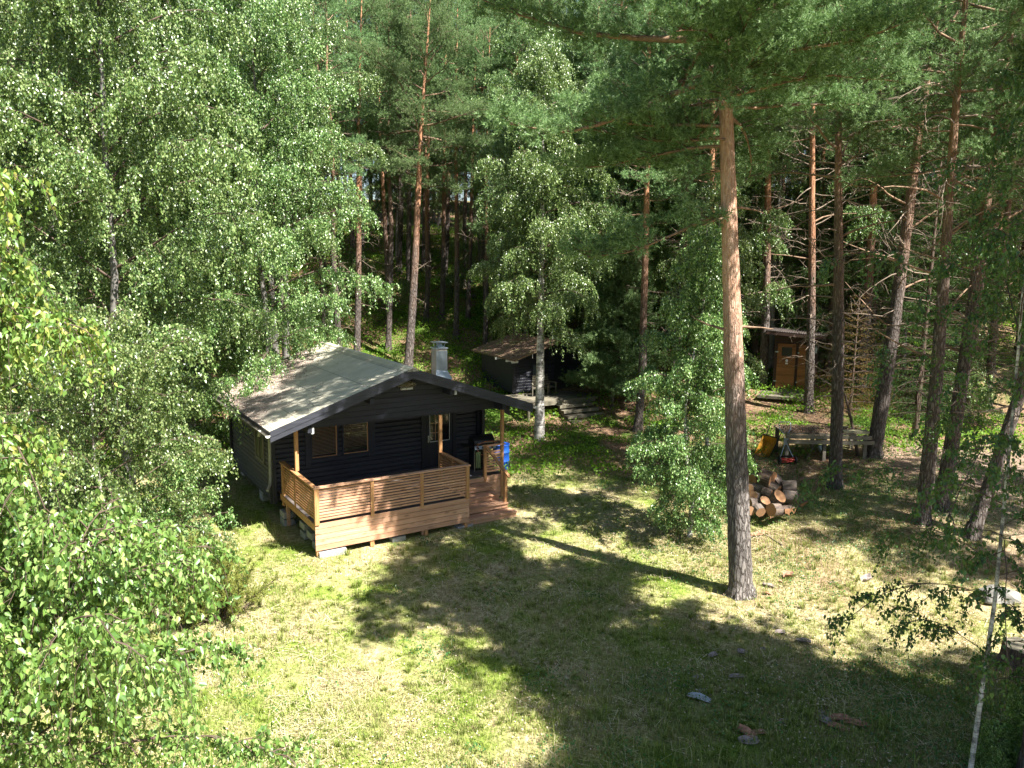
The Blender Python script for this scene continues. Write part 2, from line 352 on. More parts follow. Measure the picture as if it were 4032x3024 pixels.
def pine(seed, H, cb, R, trunk=None, tr=.17, nl=40, bark='pine_bark', mat='pine_needle', dead=0, tufts=13, needle=.09, nw=.013, secn=9, deadr=1.6,
         side=None, limbs=(), n=22, zlow=2.0, shape=None):
    rng = np.random.default_rng(seed); mb = MB(); db = MB()
    if trunk is None:
        trunk = [(0, 0, 0)]
        for i in range(1, 9): trunk.append((trunk[-1][0] + rng.normal() * .09, trunk[-1][1] + rng.normal() * .09, H * i / 8))
    T0 = np.array(trunk, float); NR = 56 if tr > .24 else 30 if tr > .15 else 15; T = [interp(T0, s)[0] for s in np.linspace(0, 1, NR)]; T = np.array(T)
    rs = [tr * (1 - .9 * (i / (NR - 1)) ** 1.15) * (1 + rng.normal() * (.022 if NR > 15 else 0)) for i in range(NR)]; rs[0] *= 1.5
    if tr > .15:
        for k in range(6):
            a = k * 1.05 + rng.normal() * .2; c, s_ = math.cos(a), math.sin(a); mb.tube([(c * tr * .5, s_ * tr * .5, .42), (c * tr * .95, s_ * tr * .95, .16), (c * tr * 1.35, s_ * tr * 1.35, .03), (c * tr * 1.75, s_ * tr * 1.75, -.08)], [tr * .34, tr * .32, tr * .22, tr * .1], 7, 0, False)
    T = np.insert(T, 1, T[0] * .65 + T[1] * .35, 0); rs.insert(1, tr * (1.2 if NR > 15 else 1.04)); mb.tube(T, rs, 22 if tr > .24 else 14, 0, True, jit=.045 if NR > 30 else .025, rng=rng)
    P0, D0 = [], []
    def foliage(P, az, L, q0=.22):
        ns = max(3, int(secn * L / R * 1.2 + 1))
        for j in range(ns):
            q = q0 + (1 - q0) * (j + rng.random()) / ns; pp, dd = interp(P, min(q, .99)); a2 = az + (1 if j % 2 else -1) * rng.uniform(.4, 1.3)
            l2 = min(1.3, R * .32) * rng.uniform(.6, 1.2) * (1.2 - .6 * q)
            d2 = unit(np.array([math.cos(a2), math.sin(a2), rng.uniform(.0, .5)]) + dd * .4); S = path(pp, d2, l2, 4, rng, 0, .15, .12)
            mb.tube(S, [.014, .011, .008, .006, .004], 4, 1, False)
            cen = [(interp(S, min(.3 + .7 * rng.random(), .99)), rng.normal(size=3) * np.array([.16, .16, .05])) for _ in range(3)]
            for k in range(tufts):
                (sp, sd), o3 = cen[k % 3]
                off = o3 + rng.normal(size=3) * np.array([.11, .11, .085]); P0.append(sp + off); D0.append(unit(sd * .6 + np.array([0, 0, .55]) + off * 3 + rng.normal(size=3) * .35))
    for i in range(nl):
        t = (i + rng.random() * .8) / nl; z = cb + (H * .99 - cb) * t; p, _ = interp(T0, min(z / H, .995)); az = i * 2.4 + rng.normal() * .35
        prof = shape(t) if shape else (min(1, .55 + t * 1.2) * (1 - t ** 2.2) + .18)
        L = R * prof * rng.uniform(.65, 1.2)
        if side: L *= side(az, z)
        if L < .3: continue
        el = rad(-5 + 55 * t + rng.normal() * 10); d = np.array([math.cos(az) * math.cos(el), math.sin(az) * math.cos(el), math.sin(el)])
        P = path(p, d, L, 7, rng, .15, .13, .12); mb.tube(P, [max(.01, tr * .2 * (L / R) * (1 - j / 7.6)) for j in range(8)], 6, 2, False)
        foliage(P, az, L)
    for (z, az, L, el, leafy) in limbs:
        p, _ = interp(T0, z / H); az = rad(az); el = rad(el); d = np.array([math.cos(az) * math.cos(el), math.sin(az) * math.cos(el), math.sin(el)])
        P = path(p, d, L, 8, rng, .1, .09); mb.tube(P, [max(.012, .042 * (1 - j / 9.)) for j in range(9)], 7, 2, False)
        if leafy: foliage(P, az, L, 1 - leafy)
    for i in range(dead):
        z = zlow + (cb + .4 * (H - cb) - zlow) * (i + rng.random()) / dead; p, _ = interp(T0, z / H); az = rng.uniform(0, 6.28); L = deadr * rng.uniform(.3, 1.25) * min(1, .35 + z / cb * .8)
        el = rad(rng.uniform(-22, 30)); d = np.array([math.cos(az) * math.cos(el), math.sin(az) * math.cos(el), math.sin(el)])
        P = path(p, d, L, 5, rng, .15, .16); r0 = .028 if L > 1.2 else .016
        db.tube(P, [r0 * (1 - j / 5.6) for j in range(6)], 5, 0, False)
        for k in range(int(L * 4)):
            q = rng.uniform(.25, 1); pp, dd = interp(P, min(q, .99)); S = path(pp, unit(dd + rng.normal(size=3) * .8), L * .33 * rng.random() + .15, 3, rng, .2, .2)
            db.tube(S, [.009, .007, .005, .003], 3, 0, False)
    tm = mb.mesh('trunk', [M[bark], M['twig_bark'], M['limb_orange']])
    cm = tuft_mesh('crown', np.array(P0), np.array(D0), M[mat], rng, n, .12, needle, nw) if P0 else None
    dm = db.mesh('dead_branches', [M['dead_branch']]) if dead else None
    return tm, cm, dm

def spruce(seed, H, R, z0=.6, mat='spruce_needle', nwh=26, tr=.12, per=1., dens=1.):
    rng = np.random.default_rng(seed); mb = MB(); mb.tube([(0, 0, 0), (0, 0, H * .5), (0, 0, H)], [tr, tr * .6, .01], 9, 0)
    P0, D0 = [], []
    for i in range(nwh):
        t = i / nwh; z = z0 + (H - z0) * t
        for k in range(6):
            az = k * 1.047 + i * .5 + rng.normal() * .15; L = R * (1 - t) ** .8 * rng.uniform(.7, 1.1) + .1
            P = path((0, 0, z), (math.cos(az), math.sin(az), .1 + .5 * t), L, 5, rng, .55 * (1 - t), .05); mb.tube(P, [.014, .012, .01, .007, .005, .003], 4, 1, False)
            for s in np.arange(.12, 1, .16 / max(L, .3) / dens):
                p, d = interp(P, s); wd = (1.05 - s) * L * .38 + .08
                for sg in (-1, 1):
                    sd = unit(np.array([-math.sin(az) * sg, math.cos(az) * sg, -.25]) + d * .7)
                    for g in np.arange(.1, wd, .11): P0.append(p + sd * g + rng.normal(size=3) * .02 + np.array([0, 0, -.12 * g])); D0.append(sd + np.array([0, 0, -.35]))
    tm = mb.mesh('trunk', [M['twig_bark'], M['twig_bark']]); return tm, tuft_mesh('crown', np.array(P0), np.array(D0), M[mat], rng, 9, .12, .045, .009, .6)

# ---------------------------------------------------------------- ground
def ground_colour(t, v):
    """colour of the ground at world position v: lawn, straw, needle litter, moss"""
    sep = t.n('SeparateXYZ'); t.l(v, sep.inputs[0]); X, Y = sep.outputs[0], sep.outputs[1]
    fine = t.noise(v, 9, 6, .7); med = t.noise(v, 1.7, 4, .6); big = t.noise(v, .42, 3, .5)
    grass = t.ramp(fine, [(.3, (.085, .14, .02)), (.5, (.20, .27, .045)), (.72, (.36, .42, .11))])
    straw = t.ramp(fine, [(.3, (.17, .14, .06)), (.5, (.42, .35, .19)), (.7, (.62, .55, .36))])
    litter = t.ramp(fine, [(.3, (.09, .05, .03)), (.5, (.26, .16, .10)), (.72, (.46, .33, .23))])
    moss = t.ramp(fine, [(.3, (.03, .06, .012)), (.55, (.08, .15, .022)), (.75, (.16, .24, .04))])
    right = t.n('Clamp', Value=t.math('MULTIPLY_ADD', X, .16, -.25)).outputs[0]
    sm = t.math('ADD', t.math('MULTIPLY', big, .55), t.math('MULTIPLY', med, .6)); sm = t.math('ADD', sm, t.math('MULTIPLY', right, .08))
    c = t.mix(t.ramp(sm, [(.45, 0.), (.66, 1.)]), grass, straw)
    far = t.n('Clamp', Value=t.math('MULTIPLY', t.math('SUBTRACT', Y, t.math('MULTIPLY_ADD', right, -5., 25.5)), .3)).outputs[0]
    fl = t.mix(t.ramp(t.math('ADD', t.math('MULTIPLY', big, .7), t.math('MULTIPLY', med, .4)), [(.46, 0.), (.6, 1.)]), moss, litter)
    c = t.mix(far, c, fl)
    # bare litter patch on the right of the clearing
    p1 = t.math('MULTIPLY', right, t.ramp(t.noise(v, .55, 3, .6), [(.45, 0.), (.62, 1.)])); c = t.mix(t.math('MULTIPLY', p1, .75), c, litter)
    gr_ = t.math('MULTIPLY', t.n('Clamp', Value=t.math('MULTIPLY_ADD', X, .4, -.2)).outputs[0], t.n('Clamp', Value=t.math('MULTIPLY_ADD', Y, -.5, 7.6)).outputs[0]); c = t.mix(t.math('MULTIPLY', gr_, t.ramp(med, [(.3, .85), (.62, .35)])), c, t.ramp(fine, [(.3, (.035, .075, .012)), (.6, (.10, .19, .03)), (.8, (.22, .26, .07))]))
    bank = t.math('MULTIPLY', t.n('Clamp', Value=t.math('MULTIPLY_ADD', X, .3, -3.3)).outputs[0], t.math('LESS_THAN', Y, 27.)); c = t.mix(t.math('MULTIPLY', bank, t.ramp(med, [(.25, .3), (.5, 1.)])), c, t.ramp(fine, [(.3, (.16, .10, .07)), (.7, (.44, .33, .26))]))
    return c
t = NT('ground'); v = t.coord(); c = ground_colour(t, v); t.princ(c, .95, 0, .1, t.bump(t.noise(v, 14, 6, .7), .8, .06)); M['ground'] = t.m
def axis_pts(segs):
    a = []
    for s, e, st in segs: a += list(np.arange(s, e, st))
    return np.array(a + [segs[-1][1]])
gx = axis_pts([(-220, -40, 12), (-40, -16, 1.5), (-16, 18, .22), (18, 40, 1.5), (40, 220, 12)])
gy = axis_pts([(-60, 4, 4), (4, 36, .22), (36, 70, .8), (70, 120, 4), (120, 330, 15)])
GX, GY = np.meshgrid(gx, gy); V = np.stack([GX, GY, terr(GX, GY)], -1).reshape(-1, 3); nx = len(gx)
I = (np.arange(len(gy) - 1)[:, None] * nx + np.arange(nx - 1)[None]).reshape(-1, 1); F = np.concatenate([I, I + 1, I + nx + 1, I + nx], 1)
g = link('ground', npmesh('ground', V, F, M['ground'], True)); tag(g, kind='structure', label='sloping ground of lawn, straw and forest litter')

CX, CY, YAW = -4.9502, 19.0276, .5656
cu, su = math.cos(YAW), math.sin(YAW)
def loc2w(u, v, z): return Vector((CX + cu * u - su * v, CY + su * u + cu * v, z))
def in_cabin(x, y, pad=0):
    dx, dy = x - CX, y - CY; u = cu * dx + su * dy; v = -su * dx + cu * dy
    return ((u > -.05 - pad) & (u < 4.45 + pad) & (v > -.05 - pad) & (v < 3.6)) | ((u > -.2 - pad) & (u < 7 + pad) & (v > 1.6) & (v < 8.6 + pad)) | ((u > 4.3) & (u < 6.2) & (v > -.1) & (v < 2))

# grass blades
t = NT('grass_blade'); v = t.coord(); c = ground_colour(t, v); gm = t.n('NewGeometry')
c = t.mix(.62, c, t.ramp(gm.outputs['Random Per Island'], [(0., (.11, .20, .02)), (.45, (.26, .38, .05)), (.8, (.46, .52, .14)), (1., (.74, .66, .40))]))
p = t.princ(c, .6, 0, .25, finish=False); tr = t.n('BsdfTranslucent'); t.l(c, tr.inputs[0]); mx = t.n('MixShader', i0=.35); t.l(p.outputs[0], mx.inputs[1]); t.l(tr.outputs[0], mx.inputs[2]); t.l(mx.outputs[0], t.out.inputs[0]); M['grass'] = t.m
t = NT('straw'); gm = t.n('NewGeometry'); c = t.ramp(gm.outputs['Random Per Island'], [(0, (.3, .24, .12)), (.5, (.55, .47, .28)), (1, (.75, .68, .48))]); t.princ(c, .6, 0, .3); M['straw'] = t.m
def blades(name, n, hmin, hmax, wd, seed, mat, ymin=8.5, ymax=29, flat=False, mask=None):
    rng = np.random.default_rng(seed); y = ymin * (ymax / ymin) ** rng.random(n); x = (rng.random(n) * 2 - 1) * (y * .70 + 1.)
    ok = ~in_cabin(x, y, .0)
    if mask is not None: ok &= rng.random(n) < mask(x, y)
    x, y = x[ok], y[ok]; n = len(x); cl = vnoise(x, y, .35, 7) * .6 + vnoise(x, y, 1.3, 8) * .6
    h = (hmin + (hmax - hmin) * rng.random(n) ** 1.5) * (.45 + cl); z = terr(x, y); B = np.stack([x, y, z - .005], 1)
    a = rng.random(n) * 6.283; dr = np.stack([np.cos(a), np.sin(a), np.zeros(n)], 1); sd = np.stack([-np.sin(a), np.cos(a), np.zeros(n)], 1)
    W = (wd * rng.uniform(.6, 1.2, n) * (1 + y / 25))[:, None]; H = h[:, None]
    if flat:
        B[:, 2] += .02 + .05 * rng.random(n); L = rng.uniform(.12, .4, n)[:, None]; up = np.array([0, 0, 1.]) * rng.normal(size=(n, 1)) * .03
        V = np.stack([B - sd * W, B + sd * W, B + dr * L + sd * W * .6 + up, B + dr * L - sd * W * .6 + up], 1).reshape(-1, 3); F = np.arange(len(V)).reshape(-1, 4)
    else:
        ln = rng.uniform(.1, .9, n)[:, None]; M1 = B + dr * H * ln * .35 + np.array([0, 0, .65]) * H; Tp = B + dr * H * ln + np.array([0, 0, 1.]) * H * (1.05 - ln * .45)
        V = np.stack([B - sd * W, B + sd * W, M1 + sd * W * .8, Tp, M1 - sd * W * .8], 1).reshape(-1, 3); i = np.arange(n)[:, None] * 5
        F = np.concatenate([i + np.array([[0, 1, 2, 4]]), i + np.array([[4, 2, 3, 3]])])[:, :4]
        F = np.concatenate([i + np.array([[0, 1, 2]]), i + np.array([[0, 2, 4]]), i + np.array([[4, 2, 3]])])
    return link(name, npmesh(name, V, F, mat))
g = blades('lawn_grass', 420000, .03, .12, .0035, 1, M['grass'], mask=lambda x, y: (1 - .85 * (x > 10.3)) * (.35 + .65 * sstep(vnoise(x, y, .8, 5) * .6 + vnoise(x, y, 3, 6) * .5, .35, .6)))
tag(g, 'short mown grass growing over the sunny clearing', kind='stuff')
g = blades('cut_straw', 60000, .03, .1, .0028, 2, M['straw'], flat=True, ymax=24, mask=lambda x, y: sstep(vnoise(x, y, 1.4, 9) * .6 + vnoise(x, y, .5, 10) * .5, .5, .75))
tag(g, 'pale dry cut straw lying loose on the lawn', kind='stuff')
g = blades('tall_grass', 16000, .15, .38, .0035, 3, M['grass'], ymin=9, ymax=27, mask=lambda x, y: sstep(vnoise(x, y, .9, 12) * .7 + vnoise(x, y, 3.5, 13) * .5, .72, .85) + .9 * sstep(1.1 - np.hypot((x + 4.6) / 1.6, (y - 13.5) / 2.5), 0, .6) + .7 * sstep(x, 3.5, 6) * sstep(y, 17.2, 18) * sstep(-y, -21, -19))
tag(g, 'taller uncut grass tufts at the lawn edges', kind='stuff')

rng = np.random.default_rng(44); n = 5200; y = 8.8 * (28 / 8.8) ** rng.random(n); x = (rng.random(n) * 2 - 1) * (y * .7 + 1); k = ~in_cabin(x, y, .05) & (rng.random(n) < .12 + .88 * sstep(vnoise(x, y, 1.5, 70) * .7 + vnoise(x, y, .5, 71) * .4, .45, .68)); x, y = x[k], y[k]; n = len(x); nb_ = 26
hh = (.07 + .15 * rng.random(n) ** 2)[:, None]; a = rng.random((n, nb_)) * 6.283; r0 = rng.random((n, nb_)) * .05; bx = x[:, None] + np.cos(a) * r0; by = y[:, None] + np.sin(a) * r0; ln = rng.uniform(.15, .9, (n, nb_)); H_ = hh * rng.uniform(.6, 1.15, (n, nb_)); bz = np.repeat(terr(x, y)[:, None], nb_, 1)
B = np.stack([bx, by, bz], -1).reshape(-1, 3); dr = np.stack([np.cos(a), np.sin(a), 0 * a], -1).reshape(-1, 3); sd = np.stack([-np.sin(a), np.cos(a), 0 * a], -1).reshape(-1, 3); H_ = H_.reshape(-1, 1); ln = ln.reshape(-1, 1); W_ = .0035 * (1 + np.repeat(y, nb_) / 22)[:, None]
M1 = B + dr * H_ * ln * .35 + np.array([0, 0, .65]) * H_; Tp = B + dr * H_ * ln + np.array([0, 0, 1.]) * H_ * (1.05 - ln * .5); V = np.stack([B - sd * W_, B + sd * W_, M1 + sd * W_ * .8, Tp, M1 - sd * W_ * .8], 1).reshape(-1, 3); i = np.arange(len(B))[:, None] * 5
g = link('grass_tufts', npmesh('grass_tufts', V, np.concatenate([i + np.array([[0, 1, 2]]), i + np.array([[0, 2, 4]]), i + np.array([[4, 2, 3]])]), M['grass'])); tag(g, 'uneven grass tufts standing out of the mown lawn', kind='stuff')

# forest undergrowth: low leafy blueberry
def cover(name, n, x0, x1, y0, y1, seed, mat, ls, hh, mask):
    rng = np.random.default_rng(seed); y = y0 + (y1 - y0) * rng.random(n); x = x0 + (x1 - x0) * rng.random(n)
    ok = (np.abs(x) < y * .72 + 2) & ~in_cabin(x, y, .2) & (rng.random(n) < mask(x, y)); x, y = x[ok], y[ok]; n = len(x)
    hum = vnoise(x, y, .55, seed) * .7 + vnoise(x, y, 1.6, seed + 1) * .5; z = terr(x, y) + hh * hum * (.35 + .65 * rng.random(n) ** .5)
    A = rng.normal(size=(n, 3)) + np.array([0, 0, .3]); s = leaf_mesh(name, np.stack([x, y, z], 1), A, mat, ls, rng, up=1.1, W=.7)
    return link(name, s)
g = cover('blueberry_cover', 330000, -34, 34, 25.5, 62, 21, M['blueberry'], .105, .5, lambda x, y: sstep(vnoise(x, y, 2.6, 30) * .6 + vnoise(x, y, .9, 31) * .5 + .25 * (x < 2) * (y > 30) + .12 * (y > 33), .48, .62))
tag(g, 'bright green blueberry cover over the forest slope', kind='stuff')
g = cover('weed_cover', 110000, -11, 16, 8.6, 27, 23, M['birch_leaf_shade'], .05, .22, lambda x, y: sstep(vnoise(x, y, 1.1, 40) * .7 + vnoise(x, y, .35, 41) * .4 + .3 * sstep(x, 4.5, 7) * sstep(y, 17, 18.5) + .45 * (x > 6.) * (y < 13.2) + .3 * sstep(x, .5, 3) * sstep(-y, -15, -13) - .1, .62, .8))
tag(g, 'low dark green weeds at the clearing edge', kind='stuff')
g = cover('lawn_clover', 90000, -8, 10, 9, 22, 24, M['blueberry'], .022, .07, lambda x, y: sstep(vnoise(x, y, 1.1, 50) * .7 + vnoise(x, y, .35, 51) * .4, .6, .75))
tag(g, 'patches of small leaved clover in the lawn', kind='stuff')
def debris(name, n, seed, cols, y0, y1, s):
    rng = np.random.default_rng(seed); y = y0 * (y1 / y0) ** rng.random(n); x = (rng.random(n) * 2 - 1) * (y * .7 + 1); ok = ~in_cabin(x, y, 0) & (rng.random(n) < .15 + .85 * sstep(vnoise(x, y, 1.2, seed), .45, .7)); x, y = x[ok], y[ok]; n = len(x)
    A = rng.normal(size=(n, 3)) * np.array([1, 1, .25]); tt = NT(name + '_m'); gm = tt.n('NewGeometry'); tt.princ(tt.ramp(gm.outputs['Random Per Island'], cols), .8, 0, .2)
    return link(name, leaf_mesh(name, np.stack([x, y, terr(x, y) + .02 + .04 * rng.random(n)], 1), A, tt.m, s, rng, up=2.5, W=.8))
g = debris('leaf_litter', 60000, 61, [(0, (.12, .07, .04)), (.5, (.45, .33, .22)), (1, (.75, .66, .52))], 9, 34, .035)
tag(g, 'pale dry leaves and bark chips strewn over the ground', kind='stuff')

# ---------------------------------------------------------------- wood and paint
M['larch0'] = mat_wood('larch_u', (.80, .49, .32), (.54, .27, .15), .55, 0)
M['larch1'] = mat_wood('larch_v', (.66, .36, .17), (.42, .19, .08), .55, 1)
M['larch2'] = mat_wood('larch_z', (.68, .38, .17), (.46, .22, .09), .55, 2)
M['deck'] = mat_wood('deck_board', (.20, .17, .155), (.10, .085, .08), .6, 0, knots=False)
M['black'] = mat_wood('black_paint', (.046, .05, .068), (.016, .018, .026), .5, 0, knots=False)
M['blackv'] = mat_wood('black_paint_v', (.030, .033, .045), (.014, .016, .022), .5, 2, knots=False)
M['fascia'] = mat_wood('black_bargeboard', (.075, .08, .10), (.035, .038, .05), .45, 0, knots=False)
M['grey0'] = mat_wood('grey_wood', (.30, .27, .2), (.14, .125, .09), .8, 0)
M['grey2'] = mat_wood('grey_wood_v', (.28, .25, .2), (.12, .11, .085), .8, 2)
M['door_orange'] = mat_wood('orange_plank', (.36, .16, .05), (.22, .085, .025), .6, 0)
M['brown_v'] = mat_wood('brown_board', (.075, .04, .028), (.03, .016, .012), .7, 2, knots=False)
M['concrete'] = mat_simple('concrete', (.36, .36, .35), .95, scale=12, bump=.5)
M['galv'] = mat_simple('galvanised', (.42, .5, .58), .35, .75, .12, 4, .05)
M['steel'] = mat_simple('steel', (.5, .5, .5), .35, .9, .05)
M['blindwood'] = mat_simple('blind_wood', (.42, .30, .2), .5); M['gutter'] = mat_simple('gutter_metal', (.12, .11, .09), .6); M['white'] = mat_simple('white_paint', (.75, .74, .7), .5, var=.08)
M['brick'] = mat_simple('brick_white', (.55, .5, .42), .9, var=.25, scale=20, bump=.4)
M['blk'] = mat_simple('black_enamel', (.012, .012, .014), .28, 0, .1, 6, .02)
M['rubber'] = mat_simple('rubber', (.02, .02, .02), .7)
M['barrel_blue'] = mat_simple('blue_plastic', (.012, .085, .42), .42, 0, .12, 3, .03)
M['yellow'] = mat_simple('yellow_paint', (.62, .30, .03), .45, 0, .25, 5, .1)
M['red'] = mat_simple('red_paint', (.5, .035, .02), .4, 0, .15)
M['hose'] = mat_simple('orange_hose', (.5, .17, .09), .4)
M['lime'] = mat_simple('lime_plastic', (.45, .55, .03), .45)
M['cloth'] = mat_simple('green_cloth', (.30, .38, .16), .9, var=.2)
M['rock'] = mat_simple('rock', (.24, .23, .21), .9, var=.4, scale=3, bump=.8)
M['rag'] = mat_simple('grey_rag', (.42, .46, .52), .85)
t = NT('window_glass'); gl = t.n('BsdfGlossy', Roughness=.04); gl.inputs[0].default_value = (.9, .93, 1, 1); tp = t.n('BsdfTransparent'); fr = t.n('Fresnel', IOR=1.5); mx = t.n('MixShader'); t.l(t.math('MULTIPLY_ADD', fr.outputs[0], .9, .01), mx.inputs[0]); t.l(tp.outputs[0], mx.inputs[1]); t.l(gl.outputs[0], mx.inputs[2]); t.l(mx.outputs[0], t.out.inputs[0]); M['glass'] = t.m
t = NT('brick_course'); b = t.n('TexBrick', Scale=9.); b.inputs['Color1'].default_value = (.6, .55, .45, 1); b.inputs['Color2'].default_value = (.5, .46, .4, 1); b.inputs['Mortar'].default_value = (.3, .28, .25, 1)
mpv = t.coord(); sp = t.n('SeparateXYZ'); t.l(mpv, sp.inputs[0]); cb = t.n('CombineXYZ', X=t.math('ADD', sp.outputs[0], sp.outputs[1]), Y=sp.outputs[2], Z=0.); t.l(cb.outputs[0], b.inputs['Vector']); t.princ(b.outputs[0], .9, 0, .2); M['course'] = t.m
# roofing felt with a drift of birch seed towards the left and the back (cabin coordinates: x across, y back)
t = NT('roof_felt'); v = t.coord(); sp = t.n('SeparateXYZ'); t.l(v, sp.inputs[0]); fn = t.noise(v, 30, 5, .75); md = t.noise(v, 1.1, 4, .6)
base = t.ramp(t.noise(v, 2.5, 5, .6), [(.3, (.52, .49, .38)), (.7, (.70, .67, .54))]); st = t.noise(t.coord((.6, 6, 1)), 1.5, 4); base = t.mix(t.math('MULTIPLY', st, .35), base, (.28, .28, .23)); sm_ = t.math('LESS_THAN', t.math('PINGPONG', t.math('ADD', sp.outputs[0], t.math('MULTIPLY', md, .02)), .5), .012); base = t.mix(t.math('MULTIPLY', sm_, .6), base, (.12, .12, .1))
lit = t.ramp(fn, [(.35, (.12, .09, .07)), (.52, (.38, .31, .26)), (.68, (.70, .63, .55))])
a = t.math('ADD', t.math('MULTIPLY', sp.outputs[0], -.32), t.math('MULTIPLY', sp.outputs[1], .17)); a = t.math('ADD', a, t.math('MULTIPLY', md, 1.1)); a = t.math('ADD', a, t.math('MULTIPLY', fn, .5))
mk = t.ramp(t.math('MULTIPLY', a, .5), [(.58, 0.), (.74, 1.)]); rt = t.math('MULTIPLY', t.ramp(sp.outputs[0], [(0., 0.), (1., 1.)]), 0.)
gt = t.math('GREATER_THAN', sp.outputs[0], 3.6); mk2 = t.math('MAXIMUM', mk, t.math('MULTIPLY', gt, .9)); c = t.mix(mk2, base, lit)
t.princ(c, .9, 0, .15, t.bump(fn, .5, .02)); M['felt'] = t.m

# ---------------------------------------------------------------- the cabin
ZD = .87; RX, RZ, EZ, E0, E1, V0, V1 = 3.24, 4.52, 3.147, -.78, 7.31, 1.10, 8.75
cabin = empty('log_cabin', (CX, CY, 0), YAW); tag(cabin, 'black timber cabin with felt roof and new larch veranda, the largest building', 'cabin')
WU0, WU1, WV0, WV1 = -.15, 6.75, 3.5, 8.35
def roofz(u): return RZ - (RZ - EZ) * ((RX - u) / (RX - E0) if u < RX else (u - RX) / (E1 - RX))
def urange(z):
    k = (RZ - z) / (RZ - EZ); return RX - k * (RX - E0), RX + k * (E1 - RX)
# walls of stacked logs
mb = MB(); z = .5
while z < 4.2:
    a, b = urange(z + .145 + .12); a, b = max(a, WU0), min(b, WU1)
    if b > a + .3:
        mb.prism([(a, WV0, z), (a, WV0 - .02, z + .03), (a, WV0 - .02, z + .115), (a, WV0, z + .14), (a, WV0 + .1, z + .14), (a, WV0 + .1, z)], (b - a, 0, 0))
    z += .145
mb.build('front_wall', M['black'], cabin)
mb = MB(); z = .5
while z < 3.2:
    mb.prism([(WU0, WV0 + .1, z), (WU0 - .02, WV0 + .1, z + .03), (WU0 - .02, WV0 + .1, z + .115), (WU0, WV0 + .1, z + .14), (WU0 + .1, WV0 + .1, z + .14), (WU0 + .1, WV0 + .1, z)], (0, WV1 - WV0 - .1, 0)); z += .145
mb.build('side_wall', M['black'], cabin)
mb = MB(); mb.box((WU1 - .1, WV0 + .1, .5), (WU1, WV1, 3.25)); mb.build('side_wall', M['black'], cabin)
mb = MB(); mb.prism([(WU0 + .1, WV1 - .1, .5), (WU1 - .1, WV1 - .1, .5), (WU1 - .1, WV1 - .1, 3.2), (RX, WV1 - .1, 4.35), (WU0 + .1, WV1 - .1, 3.2)], (0, .1, 0)); mb.build('back_wall', M['black'], cabin)
mb = MB(); mb.box((WU0 + .1, WV0 + .1, .6), (WU1 - .1, WV1 - .1, .7)); mb.build('floor', M['deck'], cabin)
mb = MB()
for u, v in ((WU0 - .05, WV0 - .05), (WU1 - .03, WV0 - .05), (WU0 - .05, WV1 - .02)): mb.box((u - .05, v - .05, .5), (u + .07, v + .05, 3.12))
for u in (-.12, WU1 + .1): mb.box((u - .08, WV0 - .25, .52), (u + .02, WV0 - .02, 3.1))
mb.split('corner_board', M['blackv'], cabin)
# gable cladding over the porch
mb = MB(); z = 3.05; v_ = 1.72
while z < 4.4:
    z1 = z + .15; a0, b0 = urange(z + .07); a1, b1 = urange(z1 + .07); a0, a1 = max(a0, -.2), max(a1, -.2); b0, b1 = min(b0, 6.9), min(b1, 6.9)
    mb.prism([(a0, v_, z + .004), (b0, v_, z + .004), (b1, v_, z1 - .004), (a1, v_, z1 - .004)], (0, .03, 0)); z = z1
mb.box((-.2, v_ + .03, 3.0), (6.9, v_ + .12, 3.14)); mb.build('gable_cladding', M['black'], cabin)
mb = MB()
for u in (-.12, 6.82): mb.box((u - .06, v_ + .13, 2.98), (u + .06, WV0 - .03, 3.14))
mb.prism([(6.9, v_ + .02, 3.04), (6.2, v_ + .02, 3.04), (6.45, v_ + .02, 2.96), (6.6, v_ + .02, 2.9), (6.9, v_ + .02, 2.72)], (0, .09, 0)); mb.split('porch_beam', M['black'], cabin)
mb = MB()
for (u, z) in ((.28, 3.0), (2.05, 3.62), (4.55, 3.66), (6.35, 3.05)): mb.box((u - .06, V0 + .1, z), (u + .06, v_ + .02, z + .16))
mb.split('purlin_end', M['black'], cabin)
mb = MB()
for (u, z) in ((.36, 3.02), (4.68, 3.72)): mb.box((u - .035, V0 + .12, z - .06), (u + .035, V0 + .2, z + .12))
mb.split('metal_bracket', M['white'], cabin)
# roof
roof = None; th = .07; mb = MB()
def roofpoly(u0, u1, v0, v1, lift=0, t_=th):
    z0, z1 = roofz(u0) + lift, roofz(u1) + lift; mb.prism([(u0, v0, z0), (u1, v0, z1), (u1, v0, z1 - t_), (u0, v0, z0 - t_)], (0, v1 - v0, 0))
roofpoly(E0, RX, V0, V1); roofpoly(RX, E1, V0, V1); roof = mb.build('roof', M['felt'], cabin)
mb = MB(); n_ = 8; prof = [(RX - .2, roofz(RX - .2) + .015)] + [(RX + .13 * math.sin(a), RZ - .03 + .1 * math.cos(a)) for a in np.linspace(-1.35, 1.35, n_)] + [(RX + .2, roofz(RX + .2) + .015)]
mb.prism([(u, V0 - .03, z) for u, z in prof], (0, V1 - V0 + .06, 0)); mb.build('ridge_cap', M['felt'], roof)
for (ua, ub) in ((E0 - .02, RX), (RX, E1 + .02)):
    mb = MB()
    for (lo, hi, pr) in ((-.12, .035, .03), (-.26, -.122, .015)):
        za, zb = roofz(max(E0, ua)) , roofz(min(E1, ub)); mb.prism([(ua, V0 - pr, za + lo), (ub, V0 - pr, zb + lo), (ub, V0 - pr, zb + hi), (ua, V0 - pr, za + hi)], (0, .028, 0))
    mb.build('bargeboard', M['fascia'], roof)
